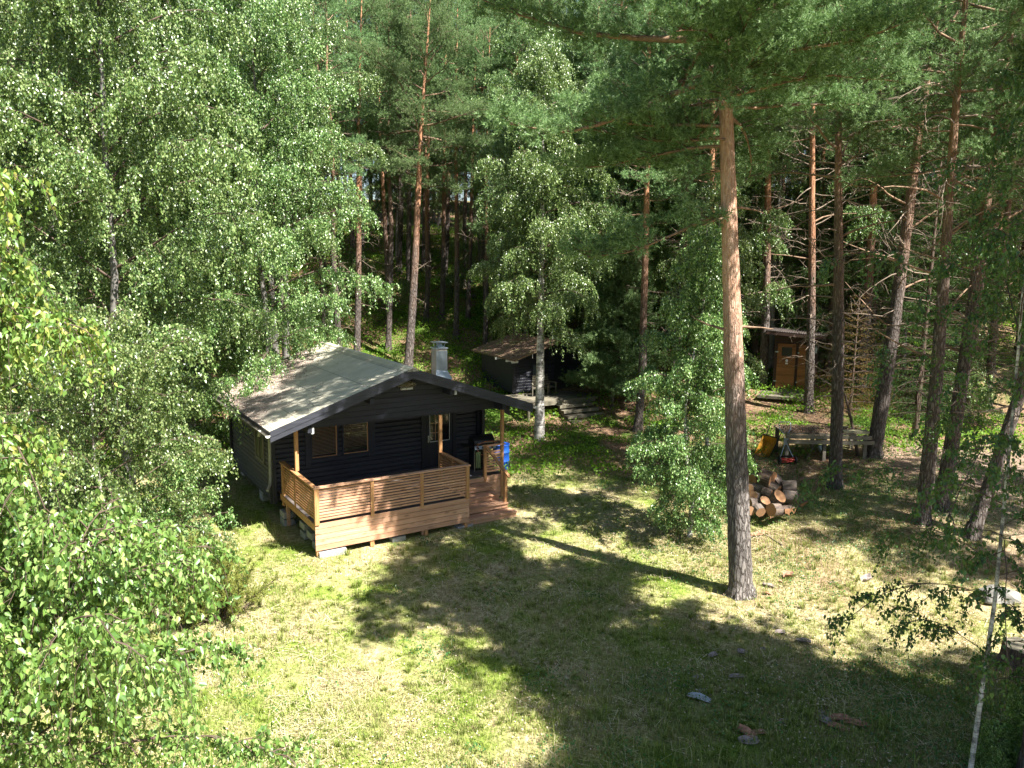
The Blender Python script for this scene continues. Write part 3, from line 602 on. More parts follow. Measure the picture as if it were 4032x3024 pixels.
for ue, sgn in ((E0, -1), (E1, 1)):
    mb = MB(); mb.box((ue - .012, V0, EZ - .2), (ue + .012, V1, EZ - .01)); mb.build('eave_board', M['fascia'], roof)
    mb = MB(); P = []; r = .065
    pr2 = [(ue + sgn * .085 + r * math.cos(a), EZ - .07 + r * math.sin(a)) for a in np.linspace(math.pi, 2 * math.pi, 8)]; pr2 += [(x * .88 + (ue + sgn * .085) * .12, z + .004) for x, z in pr2[::-1]]
    mb.prism([(x, V0 - .02, z) for x, z in pr2], (0, V1 - V0, 0)); gu_ = mb.build('gutter', M['galv'] if 0 else M['gutter'], roof); mb = MB(); mb.prism([(x, V0 - .034, z) for x, z in pr2[:8]], (0, .012, 0)); mb.build('gutter_end', M['white'], roof)
mb = MB(); x0 = E0 - .08; mb.tube([(x0, 1.9, 3.04), (x0, 2.0, 2.9), (-.42, 2.95, 2.75), (-.27, 3.2, 2.62), (-.27, 3.25, 1.35), (-.3, 3.2, 1.15), (-.42, 3.05, 1.02)], .042, 10); mb.build('downpipe', mat_simple('downpipe_metal', (.3, .31, .27), .5), cabin)
# seed litter lying thick on the roof and along its edge
rng = np.random.default_rng(5); n = 9000; uu = E0 + (RX - E0) * rng.random(n); vv = V0 + (V1 - V0) * rng.random(n); k = rng.random(n) < sstep((-uu * .32 + vv * .17) + vnoise(uu, vv, .8, 3), .7, 1.7) * .9 + .015; uu, vv = uu[k], vv[k]
P = np.stack([uu, vv, RZ - (RZ - EZ) * (RX - uu) / (RX - E0) + .012], 1); A = rng.normal(size=P.shape) * np.array([1, 1, .2])
t = NT('seed_litter'); gm = t.n('NewGeometry'); t.princ(t.ramp(gm.outputs['Random Per Island'], [(0, (.16, .09, .06)), (.5, (.5, .38, .3)), (1, (.8, .7, .58))]), .8, 0, .2); M['seed'] = t.m
o = link('seed_litter', leaf_mesh('seed_litter', P, A, M['seed'], .05, rng, up=3, W=.8), roof); tag(o, kind='stuff')
# chimney
cxu, cvv, cw = 5.45, 3.8, .185
mb = MB(); mb.box((cxu - cw, cvv - cw, 3.6), (cxu + cw, cvv + cw, 4.72)); ch = mb.build('chimney', M['course'], cabin)
mb = MB(); mb.box((cxu - cw - .012, cvv - cw - .012, 3.7), (cxu + cw + .012, cvv - cw - .003, 4.66)); mb.prism([(cxu - cw - .1, cvv - cw - .14, 3.82), (cxu + cw + .14, cvv - cw - .14, 3.72), (cxu + cw + .02, cvv - cw - .01, 4.0), (cxu - cw - .02, cvv - cw - .01, 4.05)], (0, .01, 0)); mb.build('metal_cladding', M['galv'], ch)
mb = MB(); mb.box((cxu - cw - .03, cvv - cw - .03, 4.722), (cxu + cw + .03, cvv + cw + .03, 4.76))
for a, b in ((-1, -1), (1, -1), (1, 1), (-1, 1)): mb.bar((cxu + a * .1, cvv + b * .1, 4.76), (cxu + a * .15, cvv + b * .15, 4.92), .02, .02)
mb.box((cxu - .21, cvv - .21, 4.92), (cxu + .21, cvv + .21, 4.935)); mb.prism([(cxu - .1, cvv - .1, 4.76), (cxu + .1, cvv - .1, 4.76), (cxu + .06, cvv - .06, 4.9), (cxu - .06, cvv - .06, 4.9)], (0, .15, 0)); mb.build('chimney_cap', M['galv'], ch)
# window on the porch: frame, casements, blinds, panes
vw = WV0 - .022
def window(u0, u1, z0, z1, panes, name='window'):
    mb = MB(); mb.box((u0 - .16, vw - .03, z0 - .24), (u0 - .0, vw, z1 + .1)); mb.box((u1, vw - .03, z0 - .2), (u1 + .2, vw, z1 + .1)); mb.box((u0, vw - .028, z1 + .02), (u1, vw, z1 + .1))
    w_ = mb.build(name, M['black'], cabin)
    mb = MB()
    for a, b in panes:
        for A_, B_ in (((a - .04, z0 - .04), (b + .04, z0)), ((a - .04, z1), (b + .04, z1 + .02)), ((a - .04, z0), (a, z1)), ((b, z0), (b + .04, z1))): mb.box((A_[0], vw - .05, A_[1]), (B_[0], vw - .002, B_[1]))
    mb.build('frame', M['black'], w_)
    mb = MB()
    for a, b in panes: mb.box((b - .03, vw - .046, z0 + .002), (b - .002, vw - .02, z1 - .002)); mb.box((a, vw - .048, z0 + .002), (b - .03, vw - .02, z0 + .02))
    mb.build('inner_frame', M['larch2'], w_)
    for a, b in panes:
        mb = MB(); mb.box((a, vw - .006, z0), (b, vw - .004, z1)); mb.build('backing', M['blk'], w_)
        mb = MB(); z = z0 + .2 if a > u0 + .5 else z0 + .08
        while z < z1 - .03: mb.prism([(a + .01, vw - .012, z), (a + .01, vw - .03, z + .018), (a + .01, vw - .03, z + .021), (a + .01, vw - .012, z + .003)], (b - a - .045, 0, 0)); z += .042
        mb.build('blind', M['blindwood'], w_)
        mb = MB(); mb.box((a + .001, vw - .038, z0 + .001), (b - .031, vw - .035, z1 - .001)); mb.build('pane', M['glass'], w_)
window(1.0, 2.84, 1.70, 2.75, ((1.04, 1.80), (2.02, 2.80)))
# door with a long pane
mb = MB(); mb.box((4.62, vw - .04, .88), (4.80, vw, 2.95)); mb.box((5.76, vw - .04, .88), (5.9, vw, 2.95)); dr = mb.build('door_frame', M['blackv'], cabin)
mb = MB(); mb.box((4.81, vw - .03, .9), (4.93, vw, 2.9)); mb.box((5.63, vw - .03, .9), (5.75, vw, 2.9)); mb.box((4.93, vw - .03, .9), (5.63, vw, 1.74)); mb.box((4.93, vw - .03, 2.75), (5.63, vw, 2.9)); door = mb.build('door', M['blackv'], cabin)
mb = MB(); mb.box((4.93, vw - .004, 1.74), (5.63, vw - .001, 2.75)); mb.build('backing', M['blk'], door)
mb = MB()
for z in (2.0, 2.32): mb.box((4.95, vw - .012, z), (5.3, vw - .006, z + .03))
mb.box((5.12, vw - .012, 1.76), (5.15, vw - .006, 2.74)); mb.build('inner_shelf', M['larch0'], door)
mb = MB(); mb.box((4.931, vw - .022, 1.741), (5.629, vw - .018, 2.749)); mb.build('pane', M['glass'], door)
mb = MB()
for a, b in (((4.93, 1.72), (5.63, 1.74)), ((4.915, 1.74), (4.93, 2.75)), ((5.63, 1.74), (5.645, 2.75))): mb.box((a[0], vw - .038, a[1]), (b[0], vw - .028, b[1]))
mb.build('pane_trim', M['white'], door)
mb = MB(); mb.box((4.85, vw - .045, 1.72), (4.89, vw - .03, 1.95)); mb.bar((4.87, vw - .07, 1.83), (5.0, vw - .07, 1.83), .02, .02); mb.bar((4.87, vw - .03, 1.83), (4.87, vw - .08, 1.83), .02, .02); mb.tube([(4.87, vw - .045, 1.92), (4.87, vw - .06, 1.92)], .022, 8); mb.build('handle', M['steel'], door)
# side window seen under the left eave
mb = MB(); mb.box((WU0 - .05, 4.2, 1.5), (WU0 - .021, 5.2, 1.58)); mb.box((WU0 - .05, 4.2, 2.5), (WU0 - .021, 5.2, 2.58)); mb.box((WU0 - .05, 4.2, 1.58), (WU0 - .021, 4.28, 2.5)); mb.box((WU0 - .05, 5.12, 1.58), (WU0 - .021, 5.2, 2.5)); mb.box((WU0 - .05, 4.66, 1.58), (WU0 - .021, 4.74, 2.5)); sw = mb.build('window', M['grey2'], cabin)
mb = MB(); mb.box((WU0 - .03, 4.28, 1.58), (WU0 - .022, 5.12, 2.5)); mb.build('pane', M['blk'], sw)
# wall lamp on the gable with an old nest on it
lamp = MB(); lamp.box((3.12, v_ - .12, 3.86), (3.48, v_ - .002, 3.92)); lo = lamp.build('gable_shelf', M['white'], cabin, .008)
rng = np.random.default_rng(3); n = 420; P = np.stack([3.3 + rng.normal(size=n) * .09, v_ - .07 + rng.normal(size=n) * .03, 3.95 + np.abs(rng.normal(size=n)) * .05], 1)
link('nest', leaf_mesh('nest', P, rng.normal(size=(n, 3)) * np.array([1, .6, .4]), M['straw'], .13, rng, up=.2, W=.07), lo)
# deck
mb = MB(); v = 0.02
while v < 3.44:
    mb.box((-.02, v, ZD - .03), (4.40, v + .118, ZD)); 
    if v > 1.72: mb.box((4.405, v, ZD - .03), (6.68, v + .118, ZD))
    v += .122
mb.build('deck', M['deck'], cabin)
mb = MB()
for v in (.9, 2.2, 3.1): mb.box((0.0, v, ZD - .2), (4.35, v + .05, ZD - .035))
for u in (.02, 1.5, 3.0, 4.3): mb.box((u, .06, .0), (u + .09, .15, ZD - .21)); mb.box((u, 2.7, .0), (u + .09, 2.8, ZD - .21))
mb.split('joist', M['larch0'], cabin)
mb = MB(); mb.box((-.045, 0.0, ZD - .18), (-.021, 3.1, ZD + .0)); mb.build('side_joist', M['larch1'], cabin)
mb = MB()
for k in range(5): z = ZD + .02 - k * .146; mb.box((-.05, -.035, z - .133), (4.44, -.006, z))
mb.build('deck_skirt', M['larch0'], cabin); mb = MB()
for k in range(5):
    z = ZD + .0 - k * .146; mb.box((6.02, 1.685, z - .141), (6.70, 1.712, z))
mb.build('deck_skirt', M['larch0'], cabin)
mb = MB()
for u in (1.5, 3.1, 4.36): mb.box((u - .05, -.004, .0), (u + .05, .05, .16))
mb.box((-.02, -.004, .02), (.09, .09, .16)); mb.split('skirt_post', M['larch2'], cabin)
mb = MB()
for u in (-.02, 1.455, 2.905): mb.box((u, -.07, ZD - .01), (u + .09, -.036, ZD + .95)) if u > .1 else mb.box((u - .04, -.072, ZD + .0), (u + .075, .02, ZD + .955))
mb.box((4.33, -.072, ZD + .0), (4.43, .02, ZD + .955))
mb.box((-.052, 1.66, ZD - .17), (-.02, 1.72, ZD + .95)); mb.box((-.05, 2.83, ZD - .3), (.03, 2.92, ZD + .955))
mb.box((4.36, .85, ZD), (4.43, .92, ZD + .95)); mb.box((5.93, 1.66, .70), (6.02, 1.75, ZD + .955)); mb.box((5.97, .50, .36), (6.06, .59, ZD + .45))
mb.split('railing_post', M['larch2'], cabin)
rj = random.Random(12)
for ua, ub in ((.06, 1.452), (1.548, 2.902), (2.998, 4.34)):
    mb = MB()
    for k in range(11): z = ZD + .10 + k * .077 + rj.uniform(-.004, .004); mb.bar((ua - .05, -.023, z + .026), (ub + .05, -.023, z + .026 + rj.uniform(-.005, .005)), .02, .049)
    mb.build('railing_slats', M['larch0'], cabin)
mb = MB()
for k in range(8): z = ZD + .12 + k * .088; mb.box((6.025, 1.69, z), (6.55, 1.71, z + .06))
mb.build('railing_slats', M['larch0'], cabin)
for (u_, va, vb) in ((-.018, .03, 1.66), (-.018, 1.72, 2.83), (4.375, .03, 1.66)):
    mb = MB()
    for k in range(11): z = ZD + .10 + k * .077; mb.box((u_, va, z), (u_ + .022, vb, z + .05))
    mb.build('railing_slats', M['larch1'], cabin)
mb = MB(); zc = ZD + .96; mb.prism([(-.09, -.09, zc), (4.46, -.09, zc), (4.36, .045, zc), (.035, .045, zc)], (0, 0, .04)); mb.build('handrail', M['larch0'], cabin); mb = MB(); mb.box((5.9, 1.62, zc), (6.68, 1.76, zc + .035)); mb.build('handrail', M['larch0'], cabin)
mb = MB(); mb.prism([(-.092, -.088, zc), (.033, .047, zc), (.033, 1.60, zc), (.05, 2.92, zc), (-.092, 2.92, zc)], (0, 0, .038)); mb.build('handrail', M['larch1'], cabin); mb = MB(); mb.prism([(4.462, -.088, zc), (4.462, 1.66, zc), (4.33, 1.66, zc), (4.33, .047, zc), (4.362, .047, zc)], (0, 0, .038)); mb.build('handrail', M['larch1'], cabin)
mb = MB(); mb.bar((5.96, 1.66, zc + .05), (5.99, .28, 1.2), .1, .04); mb.build('stair_handrail', M['larch1'], cabin)
for u, zb in ((.0, zc + .04), (4.365, ZD), (6.55, .1)):
    mb = MB(); mb.box((u, 1.665, zb), (u + .095, 1.755, 3.0)); mb.build('porch_post', M['larch2'], cabin)
# stairs
mb = MB(); vs_ = [1.72, 1.25, .83, .44, .02, -.05]
for k in range(4):
    z = ZD - .17 * (k + 1); vf = vs_[k + 1]; u0 = 4.455; u1 = 6.0 + (.06 if k > 1 else 0) + (.05 if k > 2 else 0)
    for j in range(3): mb.box((u0, vf - .015 + j * .142, z - .035), (u1, vf - .015 + j * .142 + .134, z))
    mb.box((u0 + .005, vf + .035, z - .165), (u1 - .005, vf + .055, z - .037)); mb.box((u1 - .03, vf + .046, z - .166), (u1 - .006, 1.68, z - .033))
mb.box((4.46, 1.69, ZD - .165), (6.01, 1.715, ZD - .033)); mb.build('stairs', M['larch0'], cabin)
mb = MB()
for (u0, v0, u1, v1, z1) in ((.02, -.1, .75, .2, .13), (2.1, .05, 2.5, .3, .1), (4.1, 0, 4.6, .25, .06)): mb.box((u0, v0, -.1), (u1, v1, z1))
mb.split('concrete_slab', M['concrete'], cabin, .01)
for (u, v, z, a) in ((.12, .55, .0, .1), (.1, .95, .18, .05), (.08, 1.5, .28, 0), (.1, 1.55, .0, .1), (-.05, 2.95, .2, 0), (-.05, 2.95, -.02, .05), (-.05, 5.2, .3, 0), (-.05, 5.2, .1, .1), (-.05, 7.6, .3, 0)):
    mb = MB(); mb.box((u - .02, v - .2, z), (u + .28, v + .2, z + .19)); mb.box((u + .3, v - .15, z - .02), (u + .35, v + .1, z + .1)); mb.build('foundation_block', M['concrete'], cabin, .012)

# things on the veranda
def place(o, u, v, z=ZD, a=0): o.location = loc2w(u, v, z); o.rotation_euler = (0, 0, YAW + a)
gr = empty('gas_grill'); place(gr, 6.28, 2.45, ZD, -.12); tag(gr, 'black gas grill with closed lid by the veranda steps', 'grill')
mb = MB(); mb.box((-.33, -.2, .05), (.33, .25, .1)); mb.box((-.33, .22, .1), (.33, .25, .72)); mb.box((-.33, -.2, .1), (-.3, .22, .72)); mb.build('cart', M['blk'], gr, .006)
mb = MB(); mb.box((-.36, -.27, .72), (.36, .28, .86)); mb.build('firebox', M['blk'], gr, .02)
mb = MB(); mb.prism([(-.35, .27 * math.cos(a), .865 + .3 * math.sin(a)) for a in np.linspace(0, math.pi, 12)], (.7, 0, 0)); ld = mb.build('lid', M['blk'], gr)
mb = MB(); mb.tube([(-.25, -.27, .95), (-.25, -.33, .97), (.25, -.33, .97), (.25, -.27, .95)], .012, 8); mb.build('handle', M['steel'], ld)
mb = MB(); mb.box((-.72, -.24, .83), (-.365, .24, .86)); mb.build('side_shelf', M['blk'], gr, .006)
mb = MB(); mb.box((.365, -.24, .83), (.72, .24, .86)); mb.build('side_shelf', M['blk'], gr, .006)
mb = MB(); mb.prism([(-.36, -.28, .74), (-.36, -.33, .76), (-.36, -.29, .86), (-.36, -.272, .86)], (.72, 0, 0)); cp = mb.build('control_panel', M['galv'], gr)
for i in range(4): mb = MB(); mb.tube([(-.25 + i * .16, -.30, .81), (-.25 + i * .16, -.345, .80)], .026, 10); mb.build('knob', M['blk'], cp)
for x in (-.33, .33):
    for y in (-.2, .22): mb = MB(); mb.box((x - .014, y - .014, -.0), (x + .014, y + .014, .72)); mb.build('leg', M['steel'] if y < 0 and x < 0 else M['blk'], gr)
mb = MB(); mb.tube([(-.3, -.31, .8), (-.28, -.4, .95), (-.05, -.42, 1.02), (.25, -.38, 1.0), (.42, -.3, .95)], .014, 8); mb.tube([(-.3, -.31, .78), (-.2, -.38, .6), (.1, -.35, .55), (.3, -.3, .6)], .012, 8); mb.build('gas_hose', M['hose'], gr)
tw = MB(); rng = random.Random(2)
for i in range(6):
    x0 = -.03 + i * .03; tw.prism([(x0, .012 * math.sin(i * 2.1), 0), (x0 + .03, .012 * math.sin((i + 1) * 2.1), 0), (x0 + .03, .02 * math.sin(i * 2.), -.5 - .03 * (i % 3)), (x0, .02 * math.sin(i * 1.9), -.48 - .03 * (i % 2))], (0, .008, 0))
o = tw.build('towel', M['cloth'], None); place(o, 5.84, 1.98, ZD + .72, .2); tag(o, 'yellow green cloth hanging beside the gate post', 'cloth')
o = MB(); o.box((-.45, -.2, 0), (.45, .2, .012)); o = o.build('grey_sheet', M['rag'], None, .004); place(o, 5.2, 2.15, ZD + .002, 0); tag(o, 'light grey flat sheet at the top of the veranda steps', 'mat')  # thin pale grey rectangle laid over the dark deck boards
mb = MB(); prof = [(.27, 0), (.285, .03), (.285, .3), (.295, .31), (.295, .34), (.285, .35), (.285, .62), (.295, .63), (.295, .66), (.285, .67), (.285, .88), (.3, .9), (.3, .92), (.275, .92), (.27, .6), (.26, .12), (0.001, .1)]
V_ = []; F_ = []
for i, (r, z) in enumerate(prof):
    for k in range(28): a = 2 * math.pi * k / 28; V_.append((r * math.cos(a), r * math.sin(a), z))
for i in range(len(prof) - 1):
    for k in range(28): k2 = (k + 1) % 28; F_.append((i*28+k, i*28+k2, (i+1)*28+k2, (i+1)*28+k))
mb.add(V_, F_, 0, True); bl = empty('rain_barrel', loc2w(7.98, 4.0, 0)); bl.location.z = float(terr(bl.location.x, bl.location.y)) + .0; tag(bl, 'open blue plastic barrel standing on the grass beside the veranda', 'barrel')
me = mb.mesh('barrel_body', [M['barrel_blue']]); link('body', me, bl)
o = MB(); o.tube([(0, 0, .5), (0, 0, .505)], .262, 24); o.build('water', mat_simple('dark_water', (.02, .03, .03), .1, 0, .1, 3, .02), bl)
# ---------------------------------------------------------------- the small black shed behind
def ground_obj(name, px, py, rz=0, **k):
    x, y = at(px, py); return empty(name, (x, y, float(terr(x, y))), rz)
sx, sy = at(1108, 868); sh = empty('black_shed', (sx, sy, float(terr(sx, sy)) + .3), .52)
tag(sh, 'small black shed with litter covered roof and grey wooden deck, behind the birch trunk', 'shed')
SW, SD_, SHt = 3.9, 3.0, 1.75; pk = 2.45
def stack(mb, p, d, z0, z1, w_=.06, c=.13):
    z = z0
    while z < z1 - .02: mb.prism([(p[0], p[1], z), (p[0], p[1] - .015, z + .03), (p[0], p[1] - .015, z + .1), (p[0], p[1], z + c - .004), (p[0], p[1] + w_, z + c - .004), (p[0], p[1] + w_, z)], d); z += c
mb = MB(); stack(mb, (0, 0), (SW, 0, 0), 0.1, SHt); mb.prism([(0, .0, SHt), (SW, .0, SHt), (SW * .55, .0, pk)], (0, .05, 0)); mb.build('front_wall', M['black'], sh)
mb = MB(); mb.box((-.02, .0, 0.1), (.04, SD_, SHt)); mb.build('side_wall', M['black'], sh)
mb = MB(); mb.box((SW - .04, .0, 0.1), (SW + .02, SD_, SHt)); mb.build('side_wall', M['black'], sh)
mb = MB(); mb.box((.04, SD_ - .06, 0.1), (SW - .04, SD_, SHt)); mb.build('back_wall', M['black'], sh)
mb = MB()
for x in (-.08, .0): mb.box((x, -.08, .1), (x + .08, -.02, SHt + .05))
mb.split('corner_board', M['blackv'], sh)
t = NT('shed_roof'); v = t.coord(); f_ = t.noise(v, 16, 6, .75); c = t.ramp(f_, [(.3, (.08, .05, .035)), (.5, (.27, .17, .12)), (.7, (.5, .4, .27))]); c = t.mix(t.ramp(t.noise(v, 1.6, 3), [(.5, 0.), (.7, .6)]), c, (.2, .22, .08)); t.princ(c, .95, 0, .1, t.bump(f_, .8, .04)); M['shed_roof'] = t.m
mb = MB(); rx_ = SW * .52
for a, b in ((-.35, rx_), (rx_, SW + .35)):
    za, zb = pk - abs(a - rx_) * .30, pk - abs(b - rx_) * .30
    if a < 0: za = pk - (rx_ + .35) * .32
    if b > SW: zb = pk - (SW + .35 - rx_) * .32
    mb.prism([(a, -.75, za), (b, -.75, zb), (b, -.75, zb - .07), (a, -.75, za - .07)], (0, SD_ + 1.2, 0))
srf = mb.build('roof', M['shed_roof'], sh)
mb = MB(); z0 = pk - (rx_ + .35) * .32
for v in (-.6, -.1, .9): mb.box((-.42, v, z0 - .16), (-.1, v + .07, z0 - .07))
mb.split('rafter_end', M['white'], srf)
mb = MB(); mb.box((.95, -.05, .75), (1.55, -.02, 1.35)); o = mb.build('window', M['black'], sh); mb = MB(); mb.box((1.0, -.056, .8), (1.5, -.051, 1.3)); mb.build('pane', mat_simple('dull_pane', (.12, .15, .16), .2), o)
mb = MB(); mb.box((2.15, -.04, .1), (2.9, -.02, 1.72)); o = mb.build('door', M['blackv'], sh)
mb = MB()
for x in (.55, 2.1): mb.box((x, -.72, SHt - .05), (x + .02, -.70, SHt + .2))
mb.split('roof_hook', M['white'], srf)
mb = MB(); y = -2.05
while y < -.1: mb.box((-.5, y, .0), (3.0, y + .13, .04)); y += .135
mb.build('deck', M['grey0'], sh)
mb = MB(); mb.box((-.5, -2.1, -.16), (3.0, -2.055, .0))
for x in (-.4, 1.2, 2.85): mb.box((x, -2.0, -.95), (x + .1, -1.9, .0))
mb.box((3.03, -1.9, -.12), (3.3, -.6, .02)); mb.build('deck_frame', M['grey0'], sh)
mb = MB()
for k in range(4): mb.box((.95 + k * .05, -2.36 - .24 * k, -.2 - .19 * k), (2.7 + k * .12, -2.36 - .24 * k + .24, -.16 - .19 * k)); mb.box((.95 + k * .05, -2.4 - .24 * k, -.28 - .19 * k), (2.7 + k * .12, -2.362 - .24 * k, -.15 - .19 * k))
for x in (1.1, 2.6): mb.bar((x, -2.1, -.3), (x, -3.1, -1.05), .05, .1)
mb.build('steps', M['grey0'], sh)
def garden_chair(x, y, rz, label):
    c = empty('garden_chair'); c.location = sh.matrix_basis @ Vector((x, y, .045)); c.rotation_euler = (0, 0, .52 + rz); tag(c, label, 'chair')
    mb = MB()
    for k in range(5): mb.box((-.24, -.22 + k * .09, .34), (.24, -.14 + k * .09, .36))
    mb.build('seat', M['grey0'], c); mb = MB()
    for k in range(5): mb.bar((-.24, .24 + k * .03, .42 + k * .1), (.24, .24 + k * .03, .42 + k * .1), .02, .08, (0, -.3, 1))
    mb.build('backrest', M['grey0'], c)
    for a in (-.24, .24):
        for b in (-.2, .2): mb = MB(); mb.box((a - .02, b - .02, 0), (a + .02, b + .02, .52)); mb.build('leg', M['grey2'], c)
        mb = MB(); mb.box((a - .03, -.26, .525), (a + .03, .26, .55)); mb.build('armrest', M['grey0'], c)
sh_m = Matrix.Translation(sh.location) @ Matrix.Rotation(.52, 4, 'Z'); sh.matrix_basis = sh_m
garden_chair(.75, -.9, -.5, 'grey slatted garden chair on the shed deck, left of the window, nearest the roof edge')
garden_chair(1.45, -.7, .2, 'second grey slatted garden chair, under the shed window beside the birch trunk')
rng_ = random.Random(4)
for k, (x, y, L, a, lb) in enumerate(((1.7, .4, 1.6, .4, 'long dry branch lying on the ridge of the shed roof'), (3.2, -.2, 1.3, 1.2, 'forked dry branch lying on the right slope of the shed roof'))):
    mb = MB(); z = pk - abs(x - rx_) * .3 + .05; P = [(0, 0, 0)]
    for i in range(5): P.append((P[-1][0] + L / 5 * math.cos(a + rng_.uniform(-.4, .4)), P[-1][1] + L / 5 * math.sin(a + rng_.uniform(-.4, .4)), P[-1][2] + rng_.uniform(-.02, .05)))
    mb.tube(P, [.022, .02, .016, .012, .009, .005], 6); mb.tube([P[2], (P[2][0] - .2, P[2][1] + .35, .15)], [.012, .005], 5); mb.tube([P[3], (P[3][0] + .2, P[3][1] - .25, .12)], [.01, .004], 5)
    o = mb.build('fallen_branch', M['dead_branch']); o.location = sh_m @ Vector((x, y, z)); o.rotation_euler = (0, 0, .52); tag(o, lb, 'branch')

# ---------------------------------------------------------------- outhouse
ox, oy = at(1667, 846); oh = empty('outhouse', (ox, oy, float(terr(ox, oy)) + .0), -.42); tag(oh, 'narrow brown outhouse with two orange plank doors among the pines', 'outhouse')
oh.scale = (1.06, 1.06, 1.16); W_, D_, H_ = 1.62, 1.2, 2.2
mb = MB(); x = 0
while x < W_ - .01: mb.box((x, 0, 1.86), (x + .12, .03, H_)); x += .125
mb.box((0, -.01, 0), (.12, .03, 1.86)); mb.box((W_ - .12, -.01, 0), (W_, .03, 1.86)); mb.box((.83, -.012, 0.08), (.93, .03, 1.86)); mb.build('front_wall', M['brown_v'], oh)
for xx in (0, W_ - .03): mb = MB(); mb.box((xx, .032, 0), (xx + .03, D_, H_ - .05)); mb.build('side_wall', M['brown_v'], oh)
mb = MB(); mb.box((0.03, D_ - .03, 0), (W_ - .03, D_, H_ - .1)); mb.build('back_wall', M['brown_v'], oh)
mb = MB(); mb.box((.0, -.02, 0.0), (W_, .0, .16)); mb.build('sill_board', M['grey0'], oh)
for i, (xa, xb) in enumerate(((.125, .825), (.935, 1.495))):
    mb = MB()
    z = .17
    while z < 1.84:
        z1 = min(z + .11, 1.84)
        if i == 0 and z > 1.35 and z < 1.7: mb.box((xa, -.03, z), (xa + .16, -.005, z1 - .003)); mb.box((xb - .14, -.03, z), (xb, -.005, z1 - .003))
        else: mb.box((xa, -.03, z), (xb, -.005, z1 - .003))
        z = z1
    d_ = mb.build('door', M['door_orange'], oh)
    if i == 0:
        mb = MB(); mb.box((xa + .16, -.012, 1.38), (xb - .14, -.006, 1.72)); mb.build('pane', M['blk'], d_)
        mb = MB(); mb.tube([(xa + .38, -.035, 1.2), (xa + .38, -.07, 1.22)], .05, 10); mb.box((xa + .33, -.05, 1.08), (xa + .43, -.031, 1.13)); mb.build('hanging_ornament', M['white'], d_)
    mb = MB(); mb.bar((xb - .1, -.06, .95), (xb - .1, -.06, 1.2), .02, .02); mb.build('handle', M['steel'], d_)
    mb = MB(); mb.box((xa - .03 if i else xa - .09, -.036, .4), (xa + .03, -.031, .44)); mb.box((xa - .03 if i else xa - .09, -.036, 1.5), (xa + .03, -.031, 1.54)); mb.build('hinge', M['galv'], d_)
mb = MB(); N = 26; V_ = []; 
for k in range(N * 4 + 1):
    x = -.35 + (W_ + .7) * k / (N * 4); z = H_ + .12 - .0 * x + .012 * math.sin(k * math.pi / 2); V_.append((x, z - .05 * x))
mb.prism([(x, -.4, z) for x, z in V_] + [(x, -.4, z - .01) for x, z in V_[::-1]], (0, D_ + .6, 0)); mb.build('roof', mat_simple('tin', (.07, .055, .05), .6, .2), oh)
mb = MB(); mb.bar((-.33, -.38, H_ + .06), (W_ + .33, -.38, H_ - .05), .03, .13); mb.bar((-.33, -.36, H_ + .04), (-.33, D_ + .15, H_ + .04), .03, .1); mb.build('roof_frame', M['brown_v'], oh)
mb = MB(); mb.box((-.45, -1.0, -.12), (1.6, -.55, -.02)); mb.box((-.4, -.54, -.1), (1.6, -.04, .03)); mb.build('step_platform', M['grey0'], oh)
mb = MB(); mb.box((0, 0, 0), (.09, .09, .16)); mb.prism([(-.02, -.02, .162), (.11, -.02, .162), (.045, -.02, .25)], (0, .13, 0)); mb.tube([(.045, .045, .25), (.045, .1, .3)], .008, 5); mb.build('wall_lantern', M['galv'], oh).location = (W_ - .08, -.12, 1.55)

# firewood stack under a dark tarpaulin beyond the pines
fx, fy = at(1965, 855); base = (fx, fy)
fw = empty('firewood_stack', (fx, fy, float(terr(fx, fy))), -.3); tag(fw, 'stacked firewood under a dark tarpaulin behind the right hand pines', 'firewood', kind='stuff')
mb = MB(); rng_ = random.Random(8); ml = []
for r_ in range(9):
    for c_ in range(17):
        x = c_ * .145 + (.07 if r_ % 2 else 0) + rng_.uniform(-.02, .02); z = .08 + r_ * .13 + rng_.uniform(-.015, .015); rr_ = rng_.uniform(.05, .075); k = rng_.choice((3, 4, 6)); a0 = rng_.random() * 3; f0 = -rng_.uniform(0, .06)
        pts = [(x + rr_ * math.cos(a0 + 6.283 * j / k), f0, z + rr_ * math.sin(a0 + 6.283 * j / k)) for j in range(k)]; n0 = len(mb.m); mb.prism(pts, (0, .4, 0), 1); mb.m[n0] = 0
mb.build('split_logs', [mat_wood('log_end', (.46, .27, .15), (.28, .13, .07), .8, 2, knots=False), M['dead_branch']], fw)
mb = MB(); V_ = [(-.15 + .1 * i, 1.27 + .03 * math.sin(i * 1.3)) for i in range(28)]; mb.prism([(x, -.15, z) for x, z in V_] + [(x, -.15, z - .012) for x, z in V_[::-1]], (0, .75, 0)); mb.build('tarpaulin', M['rubber'], fw)

